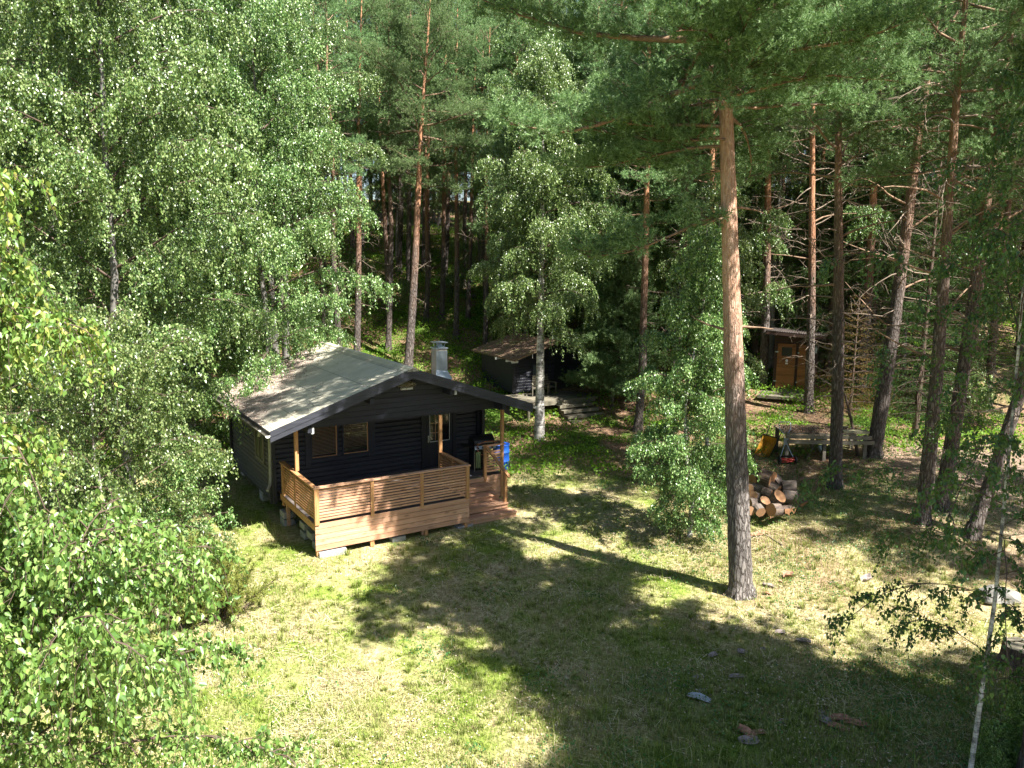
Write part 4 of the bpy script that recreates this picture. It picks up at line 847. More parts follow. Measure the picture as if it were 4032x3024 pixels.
# ---------------------------------------------------------------- rough wooden table
tx, ty = at(1693, 998); tb = empty('plank_table', (tx, ty, float(terr(tx, ty))), -.02); tag(tb, 'weathered grey plank table covered in pine needles among the pines', 'table')
TH = .95; TL = 2.85
mb = MB()
for k in range(9): mb.box((-.02 * (k % 2), .0 + k * .145, TH), (TL - .5 + .1 * (k % 3), .14 + k * .145, TH + .04))
mb.build('tabletop', M['grey0'], tb)
mb = MB(); mb.box((0.02, -.05, TH - .13), (TL, -.005, TH - .005)); mb.box((0.05, -.07, TH - .30), (TL + .1, -.025, TH - .17)); mb.build('apron', M['grey0'], tb)
mb = MB(); mb.box((1.95, .05, TH + .045), (2.8, .17, TH + .13)); mb.box((1.9, .3, TH + .045), (2.9, .5, TH + .09)); mb.build('loose_planks', mat_wood('pale_plank', (.46, .43, .28), (.3, .27, .17), .8, 0), tb)
for x in (.05, 1.3, TL - .2):
    for y in (.05, 1.15): mb = MB(); mb.box((x, y, -.1), (x + .11, y + .11, TH - .002)); mb.build('leg', M['grey2'], tb)
rng = np.random.default_rng(9); n = 5000; P = np.stack([rng.random(n) * (TL - .5), rng.random(n) * 1.28, TH + .045 + rng.random(n) * .03], 1)
t = NT('needle_litter'); gm = t.n('NewGeometry'); t.princ(t.ramp(gm.outputs['Random Per Island'], [(0, (.10, .06, .04)), (.5, (.34, .22, .15)), (1, (.6, .46, .33))]), .9, 0, .1); M['nlit'] = t.m
o = link('needle_litter', leaf_mesh('needle_litter', P, rng.normal(size=(n, 3)) * np.array([1, 1, .15]), M['nlit'], .06, rng, up=3, W=.35), tb); tag(o, kind='stuff')

# reel mower
mx_, my_ = at(1700, 1003); mo = empty('reel_mower', (mx_, my_, float(terr(mx_, my_)) + .02), .05); tag(mo, 'push reel lawn mower with red blades leaning handle up against the table', 'lawn mower')
mb = MB()
for k in range(5):
    P = [(-.24 + .48 * i / 8, .07 * math.cos(k * 1.257 + i * .2), .12 + .07 * math.sin(k * 1.257 + i * .2)) for i in range(9)]; mb.tube(P, .014, 5)
mb.tube([(-.24, 0, .12), (.24, 0, .12)], .035, 8); mb.build('cutting_reel', M['red'], mo)
for x in (-.29, .25): mb = MB(); mb.tube([(x, 0, .125), (x + .05, 0, .125)], .125, 18); mb.tube([(x - .006, 0, .125), (x + .056, 0, .125)], .05, 10); mb.build('wheel', M['rubber'], mo)
mb = MB(); mb.box((-.25, .08, .2), (.25, .12, .26)); mb.box((-.25, -.1, .02), (.25, -.08, .05)); mb.build('chassis', M['blk'], mo)
mb = MB(); mb.tube([(-.22, .06, .2), (-.04, .22, .62)], .011, 6); mb.tube([(.22, .06, .2), (.04, .22, .62)], .011, 6); mb.box((-.07, .2, .6), (.07, .25, .82))
mb.tube([(-.04, .24, .8), (-.06, .28, .95), (-.2, .36, 1.12), (-.2, .42, 1.28), (-.16, .44, 1.33), (.16, .44, 1.33), (.2, .42, 1.28), (.2, .36, 1.12), (.06, .28, .95), (.04, .24, .8)], .013, 7); mb.build('handle', M['galv'], mo)
# wheelbarrow tipped on its nose
wx, wy = at(1640, 985); wb = empty('wheelbarrow', (wx, wy, float(terr(wx, wy)) + .05), .5); tag(wb, 'yellow wheelbarrow tipped up on its front edge left of the table', 'wheelbarrow')
tl = empty('tray_pivot'); Rm = Matrix.Rotation(rad(-52), 4, 'Y')
def tp(p): return Rm @ Vector(p)
bpy.data.objects.remove(tl)
mb = MB(); a = [(-.05, -.22, 0), (-.05, .22, 0), (.75, .3, 0), (.75, -.3, 0)]; b = [(.1, -.16, -.26), (.1, .16, -.26), (.6, .2, -.24), (.6, -.2, -.24)]
mb.add([tp(p) for p in a + b] + [tp((p[0] * .97 + .01, p[1] * .95, p[2] + (.0 if i < 4 else .012))) for i, p in enumerate(a + b)], [(4,7,6,5),(0,4,5,1),(1,5,6,2),(2,6,7,3),(3,7,4,0),(12,13,14,15),(8,9,13,12),(9,10,14,13),(10,11,15,14),(11,8,12,15),(0,1,9,8),(1,2,10,9),(2,3,11,10),(3,0,8,11)]); mb.build('tray', M['yellow'], wb)
mb = MB(); mb.tube([tp(p) for p in ((-.25, -.04, -.32), (.2, -.2, -.29), (.8, -.28, -.1), (1.25, -.3, -.02))], .017, 7); mb.tube([tp(p) for p in ((-.25, .04, -.32), (.2, .2, -.29), (.8, .28, -.1), (1.25, .3, -.02))], .017, 7)
mb.tube([tp((.76, -.31, .0)), tp((.76, .31, .0))], .022, 7); mb.tube([tp((.55, -.2, -.26)), tp((.62, -.2, -.5))], .015, 6); mb.tube([tp((.55, .2, -.26)), tp((.62, .2, -.5))], .015, 6); mb.build('frame', M['blk'], wb)
mb = MB(); mb.tube([tp((-.25, -.045, -.32)), tp((-.25, .045, -.32))], .17, 18); wl = mb.build('wheel', mat_simple('dusty_tyre', (.13, .075, .05), .85), wb)
mb = MB(); mb.tube([tp((-.25, -.052, -.32)), tp((-.25, .052, -.32))], .08, 12); mb.build('rim', M['galv'], wl)
# leaning pole, trimmer
def gpt(px, py): x, y = at(px, py); return Vector((x, y, float(terr(x, y))))
p0 = gpt(1741, 996); p1 = Vector(atY(1775, 930, p0.y + .55)); mb = MB(); mb.tube([p0 - p0, p1 - p0], .016, 7); o = mb.build('leaning_pole', M['grey2']); o.location = p0; tag(o, 'thin grey pole leaning on the table edge right of the mower', 'pole')
p0 = gpt(1778, 990); gt_ = empty('grass_trimmer', p0, 0); tag(gt_, 'grass trimmer with lime green handle leaning by the table', 'grass trimmer')
mb = MB(); mb.tube([(0, 0, .1), (.06, .3, .5), (.1, .5, .82)], .014, 6); mb.build('shaft', M['blk'], gt_)
mb = MB(); mb.tube([(-.14, .25, .62), (-.15, .3, .8), (-.1, .35, .93), (.02, .4, .97), (.12, .4, .95)], .014, 6); mb.box((-.2, .22, .58), (.0, .28, .68)); mb.build('handle', M['lime'], gt_)
mb = MB(); mb.tube([(-.02, .0, .22), (-.1, .1, .42)], .1, 10); mb.build('head', M['galv'], gt_)
# dead stem leaning behind
p0 = gpt(1766, 990); p0 = gpt(1766 + 0, 990)
a0 = gpt(1853, 985); a1 = Vector(atY(1825, 850, a0.y + .6)); mb = MB(); mb.tube([(0, 0, 0), (a1 - a0) * .5 + Vector((.03, 0, 0)), a1 - a0], [.06, .05, .035], 8); o = mb.build('leaning_branch', M['twig_bark']); o.location = a0; tag(o, 'dead grey stem leaning between the two pines right of the table', 'dead stem')

# ---------------------------------------------------------------- logs of the wood pile
t = NT('log_face'); v = t.coord(); n = t.noise(v, 10, 4, .6); gm = t.n('ObjectInfo'); wv = t.n('TexWave', _wave_type='RINGS', _rings_direction='Z', Scale=11., Distortion=2.5); t.l(v, wv.inputs['Vector'])
c = t.mix(t.math('MULTIPLY', wv.outputs['Fac'], .4), t.ramp(n, [(.3, (.30, .145, .065)), (.7, (.44, .24, .12))]), (.28, .14, .07)); c = t.mix(t.math('MULTIPLY', gm.outputs['Random'], .4), c, (.33, .24, .17)); t.princ(c, .8, 0, .2, t.bump(n, .2, .01)); M['face'] = t.m
t = NT('log_bark'); v = t.coord((9, 9, 2)); n = t.noise(v, 2.2, 6, .7); gm = t.n('ObjectInfo'); c = t.ramp(n, [(.35, (.03, .022, .02)), (.5, (.10, .07, .055)), (.7, (.26, .19, .14))]); c = t.mix(t.math('MULTIPLY', gm.outputs['Random'], .45), c, (.3, .27, .25)); t.princ(c, .9, 0, .15, t.bump(n, 1., .03)); M['logbark'] = t.m
def log(cx, cy, Y, r, L, yaw, pit, label, half=False):
    rr_ = random.Random(int(cx * 7 + cy)); mb = MB(); n = 18; ns = 4; L *= .64; V_ = []; F_ = []; k_ = [1 + rr_.uniform(-.07, .07) for _ in range(n)]
    for i in range(ns + 1):
        for k in range(n):
            a = 2 * math.pi * k / n; q = r * k_[k] * (1 + rr_.uniform(-.02, .02)); x, y = q * math.cos(a), q * math.sin(a)
            if half: y = min(y, .02 * r)
            V_.append((x, y, L * (i / ns - .5)))
    for i in range(ns):
        for k in range(n): k2 = (k + 1) % n; F_.append((i*n+k, i*n+k2, (i+1)*n+k2, (i+1)*n+k))
    mb.add(V_, F_, 0, not half); mb.add(V_[:n], [tuple(range(n))[::-1]], 1); mb.add(V_[-n:], [tuple(range(n))], 1)
    o = mb.build('log', [M['logbark'], M['face']]); o.location = Vector(atY((2900 + .3014 * cx) / 1.82278, (1600 + .3014 * cy) / 1.82278, Y))
    d = Vector((math.cos(yaw) * math.cos(pit), math.sin(yaw) * math.cos(pit), math.sin(pit))); o.rotation_euler = d.to_track_quat('Z', 'Y').to_euler(); tag(o, label, 'log', 'sawn logs of the wood pile beside the tall pine'); return o
C_ = 'in the wood pile'
LG = [(185, 1365, 20.5, .12, .3, -1.9, .3, 'small sawn log at the front left corner of the wood pile'), (295, 1355, 20.4, .14, .34, -1.4, -.3, 'grey barked log standing in the front row, second from the left'),
 (500, 1350, 20.4, .17, .48, -2.6, .15, 'dark log lying slanted at the front middle of the wood pile'), (668, 1315, 20.5, .2, .4, -1.2, .0, 'grey split block at the front right of the wood pile', True),
 (350, 1262, 20.75, .14, .42, -1.3, .9, 'reddish log standing upright in the middle left of the pile'), (205, 1265, 20.8, .15, .35, -2.8, .1, 'dark log low at the left edge of the wood pile'),
 (240, 1170, 20.95, .12, .35, -2.2, .3, 'small log with round orange face at the left edge of the pile'), (395, 1135, 21.0, .14, .4, -.6, -.2, 'reddish brown log left above the large orange cut face'),
 (530, 1200, 20.75, .19, .42, -1.0, .75, 'log with the largest orange cut face, centre of the wood pile'), (705, 1175, 20.85, .17, .6, -.35, .05, 'long brown log pointing right in the second row'),
 (835, 1205, 21.0, .17, .5, -.9, -.5, 'pale grey split log leaning at the right end of the pile', True), (395, 960, 21.35, .29, .55, -.7, -.1, 'biggest dark log on top of the wood pile'),
 (490, 1075, 21.1, .16, .42, -.8, -.3, 'weathered grey log below the biggest dark one'), (695, 1060, 21.15, .2, .58, -.3, .1, 'thick log with tan cut face pointing right, top right of pile'),
 (560, 960, 21.4, .15, .55, -.9, -.7, 'grey split slab leaning on the top of the pile', True), (240, 965, 21.5, .16, .4, -2.6, .2, 'pale log at the top left of the wood pile'),
 (165, 1075, 21.3, .14, .35, -2.0, .2, 'orange faced log at the upper left behind the leaves'), (300, 1060, 21.35, .17, .5, -.6, 0, 'dark log hidden in the middle of the wood pile'),
 (560, 1075, 21.5, .18, .5, 0, 0, 'shaded log filling the back of the pile'), (760, 1260, 21.0, .14, .5, -.4, 0, 'dark log low behind the right hand split block'),
 (600, 1250, 21.2, .18, .6, -.2, 0, 'shaded log under the centre of the pile'), (420, 1250, 21.3, .18, .6, -.2, 0, 'dark log deep in the lower middle of the pile')]
for q in LG: log(*q)
for i, (cx, cy, a, lb) in enumerate(((345, 1425, .3, 'thin split stick in front of the wood pile'), (430, 1455, 1.2, 'short split chunk at the front of the wood pile'), (385, 1475, -.2, 'pale split wedge lying foremost before the wood pile'), (290, 1470, .1, 'orange split wedge lying left before the wood pile'), (580, 1425, .6, 'small pale chip before the dark slanted log'))):
    x, y = at((2900 + .3014 * cx) / 1.82278, (1600 + .3014 * cy) / 1.82278); mb = MB(); L = .3 if i != 4 else .1; mb.prism([(0, -.06, 0), (0, .06, 0), (0, .01, .08)], (L, 0, 0)); o = mb.build('split_wood', M['face'], None, .005); o.location = (x, y, float(terr(x, y)) + .01); o.rotation_euler = (0, .05, a); tag(o, lb, 'firewood', 'split pieces in front of the wood pile')

# ---------------------------------------------------------------- bark flakes, rubbish, stump, stones, sticks
M['bark_chip'] = mat_simple('bark_flake', (.42, .22, .14), .8, var=.35, scale=12, bump=.4); M['bark_grey'] = mat_simple('bark_flake_grey', (.34, .28, .26), .85, var=.35, scale=12, bump=.4)
def flake(px, py, L, W, a, label, mt='bark_chip', curl=.25, name='bark_flake', cat='bark'):
    x, y = at(px, py); rr_ = random.Random(int(px * 3 + py)); nx_, ny_ = 7, 5; V_ = []; F_ = []
    for s in (0, 1):
        for i in range(nx_):
            for j in range(ny_):
                u = (i / (nx_ - 1) - .5) * L; w_ = (j / (ny_ - 1) - .5) * W * (1 - .5 * abs(2 * i / (nx_ - 1) - 1) ** 2 + rr_.uniform(-.1, .1) * (1 - s)); V_.append((u, w_, .02 + curl * W * (2 * j / (ny_ - 1) - 1) ** 2 + .03 * math.sin(u * 9 + px) - s * .012))
    n = nx_ * ny_
    for s in (0, 1):
        for i in range(nx_ - 1):
            for j in range(ny_ - 1): q = (s*n+i*ny_+j, s*n+(i+1)*ny_+j, s*n+(i+1)*ny_+j+1, s*n+i*ny_+j+1); F_.append(q if s == 0 else q[::-1])
    for i in range(nx_ - 1):
        for j in (0, ny_ - 1): F_.append((i*ny_+j, (i+1)*ny_+j, n+(i+1)*ny_+j, n+i*ny_+j))
    for j in range(ny_ - 1):
        for i in (0, nx_ - 1): F_.append((i*ny_+j, i*ny_+j+1, n+i*ny_+j+1, n+i*ny_+j))
    mb = MB(); mb.add(V_, F_, 0, False); o = mb.build(name, M[mt]); o.location = (x, y, float(terr(x, y)) - .005); o.rotation_euler = (rr_.uniform(-.15, .15), rr_.uniform(-.15, .15), a); tag(o, label, cat)
    if name == 'bark_flake': o['group'] = 'bark flakes lying round the tall pine'
    return o
FL = [(1705, 1248, .3, .2, .2, 'rust red bark flake standing curled right of the tall pine', 'bark_chip', .5), (1695, 1257, .3, .16, -.1, 'red bark flake under the curled one beside the tall pine', 'bark_chip', .2), (1660, 1268, .3, .14, -.6, 'pale bark strip at the foot of the tall pine', 'bark_grey', .2), (1662, 1285, .24, .12, .2, 'small tan flake below the foot of the tall pine', 'bark_chip', .2),
 (1686, 1370, .22, .13, .1, 'pale pink flake just above the shade edge', 'bark_grey', .3), (1735, 1388, .3, .13, -.5, 'dark bark flake at the shade edge right of the pale one', 'bark_grey', .3), (1540, 1420, .2, .14, .4, 'pale flake alone in the shade left of centre right lawn', 'bark_grey', .3), (1605, 1413, .24, .16, .1, 'bluish pale flake in shade below the tall pine', 'bark_grey', .3), (1645, 1403, .16, .1, .1, 'tiny pale flake between the bluish and the pink flake', 'bark_grey', .3),
 (1592, 1465, .3, .14, .2, 'long pale flake in a sun fleck on the shaded lawn', 'bark_grey', .2), (1502, 1468, .18, .1, .8, 'narrow chip lying left of the long pale flake', 'bark_grey', .2), (1515, 1497, .16, .1, .8, 'small grey chip just above the grey rag', 'bark_grey', .2), (1612, 1588, .3, .2, -.6, 'reddish flake tilted at the lower shaded lawn', 'bark_chip', .4), (1640, 1585, .22, .14, -.4, 'dull flake right beside the tilted reddish one', 'bark_chip', .2),
 (1618, 1603, .34, .2, .1, 'grey layered flake below the tilted reddish one', 'bark_grey', .2), (1778, 1560, .26, .2, -1.2, 'grey brown flake left of the pair of red flakes', 'bark_grey', .3), (1810, 1556, .34, .16, -.3, 'pinkish flake topmost of the lower right group', 'bark_chip', .3), (1812, 1575, .36, .14, -.2, 'flat tan flake lowest of the lower right group', 'bark_chip', .2), (1850, 1568, .4, .18, -.2, 'largest orange flake at the right of the lower right group', 'bark_chip', .25),
 (1775, 1540, .14, .1, 1., 'small bluish chip above the lower right group', 'bark_grey', .2), (1695, 1560, .2, .14, .3, 'grey chip on the bare needle patch', 'bark_grey', .3), (1872, 1255, .3, .2, .3, 'dark curled flake in the sunny straw at right', 'bark_grey', .5), (1750, 1340, .2, .1, .4, 'pale sliver in sunlit straw right of the tall pine', 'bark_grey', .2), (1640, 1155, .5, .3, .1, 'broad red brown bark slab below the wood pile', 'bark_chip', .12)]
for f_ in FL: flake(*f_[:6], mt=f_[6], curl=f_[7])
flake(1510, 1511, .42, .2, -.5, 'pale grey rag lying flat in the shade on the lawn', 'rag', .15, 'rag', 'rag')
def stick(px, py, L, a, r, label, seed):
    x, y = at(px, py); rr_ = random.Random(seed); P = [Vector((0, 0, .02))]
    for i in range(6): aa = a + rr_.uniform(-.25, .25); P.append(P[-1] + Vector((L / 6 * math.cos(aa), L / 6 * math.sin(aa), rr_.uniform(-.008, .012))))
    mb = MB(); mb.tube(P, [r, r * .95, r * .85, r * .75, r * .6, r * .45, r * .3], 6); mb.tube([P[3], P[3] + Vector((.12 * math.cos(a + .9), .12 * math.sin(a + .9), .05))], [r * .5, r * .2], 5)
    o = mb.build('stick', M['dead_branch']); o.location = (x, y, float(terr(x, y)) + .01); tag(o, label, 'stick')
stick(1790, 1262, 1.0, .35, .02, 'crooked pale stick in the straw right of the red flakes', 1); stick(1862, 1215, .5, .25, .02, 'short white stick near the small boulder', 2); stick(575, 1108, .8, .05, .015, 'thin twig on the ground left of the veranda', 3); stick(1690, 1180, 1.3, 1.9, .025, 'grey crooked branch at the right foot of the wood pile', 4)
t_x, t_y = at(2185, 1460); st = empty('tree_stump', (t_x + .35, t_y + .2, float(terr(t_x, t_y)) - .1), 0); tag(st, 'weathered cut tree stump at the right edge of the picture', 'stump')
mb = MB(); n = 22; V_ = []; F_ = []; rr_ = random.Random(6); kk = [1 + rr_.uniform(-.12, .12) for _ in range(n)]
for i, (r, z) in enumerate(((.62, 0), (.46, .12), (.38, .35), (.37, .6))):
    for k in range(n): a = 2 * math.pi * k / n; q = r * (1 + (kk[k] - 1) * (2.4 - i * .5)); V_.append((q * math.cos(a), q * math.sin(a), z + .02 * rr_.random()))
for i in range(3):
    for k in range(n): k2 = (k + 1) % n; F_.append((i*n+k, i*n+k2, (i+1)*n+k2, (i+1)*n+k))
mb.add(V_, F_, 0); mb.build('bark', M['logbark'], st); mb = MB(); mb.add(V_[-n:], [tuple(range(n))]); mb.build('cut_top', M['grey0'], st)
def rock(px, py, s, label, seed, name='boulder'):
    import bmesh
    x, y = at(px, py); bm = bmesh.new(); bmesh.ops.create_icosphere(bm, subdivisions=4, radius=1)
    for v in bm.verts:
        p = v.co; q = 1 + .25 * (float(vnoise(p.x * 2 + seed, p.y * 2 + p.z * 1.7, 1, seed)) - .5) * 2 + .1 * (float(vnoise(p.x * 6, p.y * 6 + p.z * 5, 1, seed)) - .5); v.co = Vector((p.x * s[0] * q, p.y * s[1] * q, max(-.2, p.z) * s[2] * q))
    me = bpy.data.meshes.new(name); bm.to_mesh(me); bm.free(); me.materials.append(M['rock']); o = link(name, me); o.location = (x, y, float(terr(x, y))); tag(o, label, 'boulder')
rock(2160, 1290, (.5, .3, .22), 'pale grey boulder in the straw behind the thin birch trunk', 2); rock(635, 478, (2.2, 1.6, 1.9), 'mossy boulder high on the forest slope behind the dark pine', 3); rock(1015, 640, (.4, .3, .2), 'small stone among the blueberries on the slope', 5)
rock(545, 930, (.7, .5, .6), 'brown grey boulder against the back left of the cabin', 7)
# ---------------------------------------------------------------- trees
def tree(name, parts, loc, rz=0, s=1., label='', cat='tree', group=None, sz=None):
    r = empty(name, loc, rz); r.scale = (s, s, sz or s); tag(r, label, cat, group)
    for nm, me in zip(('trunk', 'crown', 'dead_branches'), parts):
        if me: link(nm, me, r)
    return r
def base_at(px, py): x, y = at(px, py); return (x, y, float(terr(x, y)) - .05)
def lean(px0, py0, px1, py1, dY=0., H=18, bow=0.):
    """trunk control points from the base pixel through the upper pixel, standing in one upright plane, H metres tall"""
    b = np.array(base_at(px0, py0)); q = atY(px1, py1, b[1] + dY); d = (q - b) / (q[2] - b[2]); P = []
    for i in range(9): h = H * i / 8; P.append((d[0] * h + bow * math.sin(i * .9), d[1] * h, h))
    return tuple(b), P
# the tall pine in the clearing
b, P = lean(1601, 1283, 1568, 235, .2, 19.5)
def main_side(az, z):
    return 1.45 if math.cos(az - 2.6) > .2 else (1.1 if math.cos(az) > 0 else .9)
parts = pine(11, 19.5, 10.9, 3.25, P, .27, 50, 'pine_bark_main', side=main_side, secn=12, tufts=36, needle=.1, nw=.015,
    limbs=((10.6, 170, .8, 5, .95), (9.7, 185, .6, 0, .95), (8.7, 200, .7, -5, .95), (8.8, 183, 3.3, -14, .55), (10.2, 178, 3.3, -2, .93), (10.4, 155, 3.4, -2, .93), (10.6, 200, 3.4, 0, .93), (11.2, 120, 3.4, 2, .93), (11.0, 20, 3.2, 4, .93), (11.2, 340, 3.4, 2, .93), (11.3, 60, 3.2, 4, .93), (10.3, 240, .5, 10, 0),
           (12.0, 275, 2.8, -2, .9), (12.2, 300, 3.0, 0, .9), (12.2, 240, 3.0, 0, .9), (12.7, 265, 3.0, 4, .9), (12.9, 210, 3.4, 5, .9), (12.8, 325, 3.2, 6, .9), (11.6, 255, 1.8, -6, .9), (11.7, 310, 2.0, -6, .9),
           (8.9, 15, 1.1, 6, 0), (9.6, 190, .35, 30, 0), (6.3, 8, 1.0, 5, 0), (6.2, 175, 1.1, 0, 0), (5.0, 185, .5, -12, 0), (6.8, 30, .25, 30, 0)), shape=lambda t: (.8 + t * .5) * (1 - t ** 2.5) + .2)
tree('pine_tree', parts, b, label='tall pine with bare orange trunk standing alone in the clearing', cat='pine')
# right hand pines
RP = [(1803, 1052, 1817, 170, .3, 17, .20, 31, 'straight grey trunked pine between the table and the wood pile', 9.0),
      (1746, 890, 1759, 230, .4, 18, .19, 32, 'slimmer pine behind the left end of the plank table', 10.5),
      (1886, 985, 2008, 150, .3, 18, .25, 33, 'orange barked pine leaning right with heavy bare limbs', 10.),
      (1992, 1128, 2078, 125, .3, 17, .19, 34, 'leaning pine third from the right edge, its bark torn halfway up', 9.0),
      (2032, 1100, 2172, 170, .2, 17, .2, 35, 'leaning pine close behind the torn bark one', 9.5),
      (2098, 1160, 2215, 800, .2, 15, .17, 36, 'strongly leaning pine at the far right edge', 8.),
      (1648, 835, 1662, 300, .4, 19, .2, 37, 'dark pine just left of the outhouse', 11.),
      (1858, 855, 1895, 300, .4, 19, .22, 38, 'broad shaded pine behind the leaning dead stem', 11.)]
for (x0, y0, x1, y1, dy, H, tr, sd, lb, cb) in RP:
    b, P = lean(x0, y0, x1, y1, dy, H, .05)
    far = y0 < 900; lim = [(z, a, L, e, 0) for z, a, L, e in ((4.4, 150, 2.2, 25), (5.6, 20, 2.0, 20), (6.6, 175, 2.4, 12), (7.6, 5, 2.4, 25), (8.4, 200, 2.4, 25))] if sd in (33, 34, 35) else [(6.2, 170, 1.8, 5, 0), (7.6, 10, 2.0, 25, 0)]
    parts = pine(sd, H, cb, 3.0, P, tr, 30, 'pine_bark_right' if not far else 'pine_bark', dead=50, deadr=2.3, tufts=22, secn=9, limbs=lim, zlow=2.4)
    tree('pine_tree', parts, b, label=lb, cat='pine')
# pines on the slope behind the cabin
MP = [(770, 800, 775, 410, .6, 18, .17, 'orange pine rising behind the left half of the cabin ridge', 9.5),
      (881, 800, 925, 60, .8, 17.5, .22, 'big pine with clouds of pale needles behind the cabin ridge', 8.8),
      (954, 690, 960, 340, .3, 18, .16, 'dark straight pine stem directly left above the chimney', 11),
      (985, 730, 986, 400, .3, 17, .15, 'reddish pine directly right above the chimney', 10),
      (840, 705, 829, 440, .3, 16, .16, 'dark pine stem left of the big pale needled pine', 10),
      (926, 600, 921, 340, .3, 18, .14, 'thin orange pine pair, the right hand stem', 10.5),
      (914, 585, 917, 360, .3, 18, .14, 'thin orange pine pair, the left hand stem', 10.5),
      (701, 745, 694, 600, .2, 13, .10, 'small dark pine stem at the left end of the cabin roof', 7),
      (1047, 770, 1050, 560, .3, 16, .13, 'thin grey pine stem left of the black shed', 9),
      (1206, 720, 1200, 500, .3, 17, .15, 'reddish pine right behind the birch crown above the shed', 9.5),
      (1010, 690, 1018, 440, .3, 17, .13, 'slim orange pine right of the reddish one', 10)]
for i, (x0, y0, x1, y1, dy, H, tr, lb, cb) in enumerate(MP):
    b, P = lean(x0, y0, x1, y1, dy, H, .04); big = i == 1
    parts = pine(60 + i, H, cb, 3.3 if big else 2.4, P, tr, 34 if big else 22, dead=14 if not big else 10, deadr=1.5, tufts=30 if big else 20, secn=11 if big else 8, zlow=3.)
    tree('pine_tree', parts, b, label=lb, cat='pine')

# birches: a few crown shapes, copied
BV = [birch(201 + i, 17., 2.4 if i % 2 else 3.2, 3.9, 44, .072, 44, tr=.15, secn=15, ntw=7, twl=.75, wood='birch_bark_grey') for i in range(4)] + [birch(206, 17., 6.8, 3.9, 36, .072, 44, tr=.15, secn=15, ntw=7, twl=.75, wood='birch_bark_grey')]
BB = [(-9.6, 18.6, 0, .2, 1.0, 'nearest big birch of the left leaf wall, level with the veranda'), (-8.6, 26.8, 1, 1.4, 1.02, 'birch hanging its leaves over the back of the cabin roof'), (-13.4, 23.5, 2, 2.6, 1.12, 'tall birch filling the left of the leaf wall'),
      (-9.6, 32.5, 4, .9, 1.05, 'birch behind the cabin whose crown reaches the first orange pine'), (-15.5, 31, 0, 3.3, 1.2, 'far tall birch at the back of the left leaf wall'), (-13.2, 17.2, 3, 5.0, .98, 'birch at the left edge of the picture behind the near leaves'),
      (-11.8, 38.5, 4, 4.1, 1.1, 'birch crown highest behind the cabin, left of the big pine'), (-18.5, 25, 1, 2.2, 1.15, 'tall birch in the upper left corner'), (-11.9, 28.5, 0, 4.4, 1.12, 'birch in the middle of the leaf wall')]
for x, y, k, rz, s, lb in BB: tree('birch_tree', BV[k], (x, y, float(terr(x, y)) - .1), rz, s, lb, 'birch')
# birch with white trunk before the shed
b, P = lean(1165, 950, 1168, 700, .1, 15)
tree('birch_tree', birch(301, 15, 4.6, 2.9, 54, .07, 42, trunk=P, tr=.2, secn=14, ntw=7, twl=.7, droop=1.0), b, label='white trunked birch in front of the small black shed', cat='birch')
tree('birch_tree', birch(302, 8.6, .3, 1.7, 54, .064, 34, tr=.07, secn=9, ntw=6, twl=.5, droop=1.0), base_at(1490, 1160), label='slender young birch with leaves to the ground left of the tall pine', cat='birch')
x, y = 4.9, 36.5; tree('birch_tree', birch(303, 11, 1.2, 2.3, 40, .068, 30, tr=.08, secn=9, ntw=6), (x, y, float(terr(x, y))), label='dark leaved birch right behind the small shed pine', cat='birch')
x, y = 7.0, 27.; tree('birch_tree', birch(304, 10, 2.5, 1.8, 34, .066, 26, tr=.07, secn=8, ntw=6), (x, y, float(terr(x, y))), label='thin birch seen on both sides of the tall orange trunk', cat='birch')
x, y = .6, 39; tree('birch_tree', BV[1], (x, y, float(terr(x, y))), 1.1, .98, label='pale green birch crown high above the black shed', cat='birch')
x, y = 4.3, 41; tree('birch_tree', BV[2], (x, y, float(terr(x, y))), 3.1, .95, label='birch crown behind the drooping pine limbs, upper middle', cat='birch')
# small pine beside the shed
tree('pine_tree', pine(70, 6.6, .7, 1.9, None, .09, 56, 'pine_bark', tufts=33, secn=10, needle=.12, nw=.018, mat='pine_needle', shape=lambda t: 1.05 - .8 * t), base_at(1322, 880), label='small bushy pine beside the shed steps', cat='pine')
# near birches at the left
def nb(seed, x, y, H, cb, R, n, per, lab, trunk=None, keep=None, tr=.06, leaf=.064, mat='birch_leaf_near', **k):
    z = float(terr(x, y)); tree('birch_tree', birch(seed, H, cb, R, n, leaf, per, mat, True, trunk=trunk, tr=tr, secn=10, ntw=6, keep=keep, **k), (x, y, z), label=lab, cat='birch')
nb(401, -5.25, 6.4, 5.3, .6, 2.35, 38, 26, 'near birch with large sunlit leaves in the lower left corner', [(0, 0, 0), (.15, 0, 1), (.35, .05, 2.1), (.6, .1, 3.1), (1.0, .15, 4.1), (1.3, .2, 4.8), (1.5, .2, 5.3)])
nb(402, -4.95, 6.9, 9.3, 3.9, 1.9, 38, 26, 'near birch with yellow tipped leaves at the left edge', None, tr=.07, mat='birch_leaf_tip')
tree('birch_tree', birch(403, 6.6, 1.0, 2.6, 48, .062, 34, 'birch_leaf', tr=.07), (-8.2, 15.0, -.1), 1.0, label='bushy young birch between the near leaves and the juniper', cat='birch')
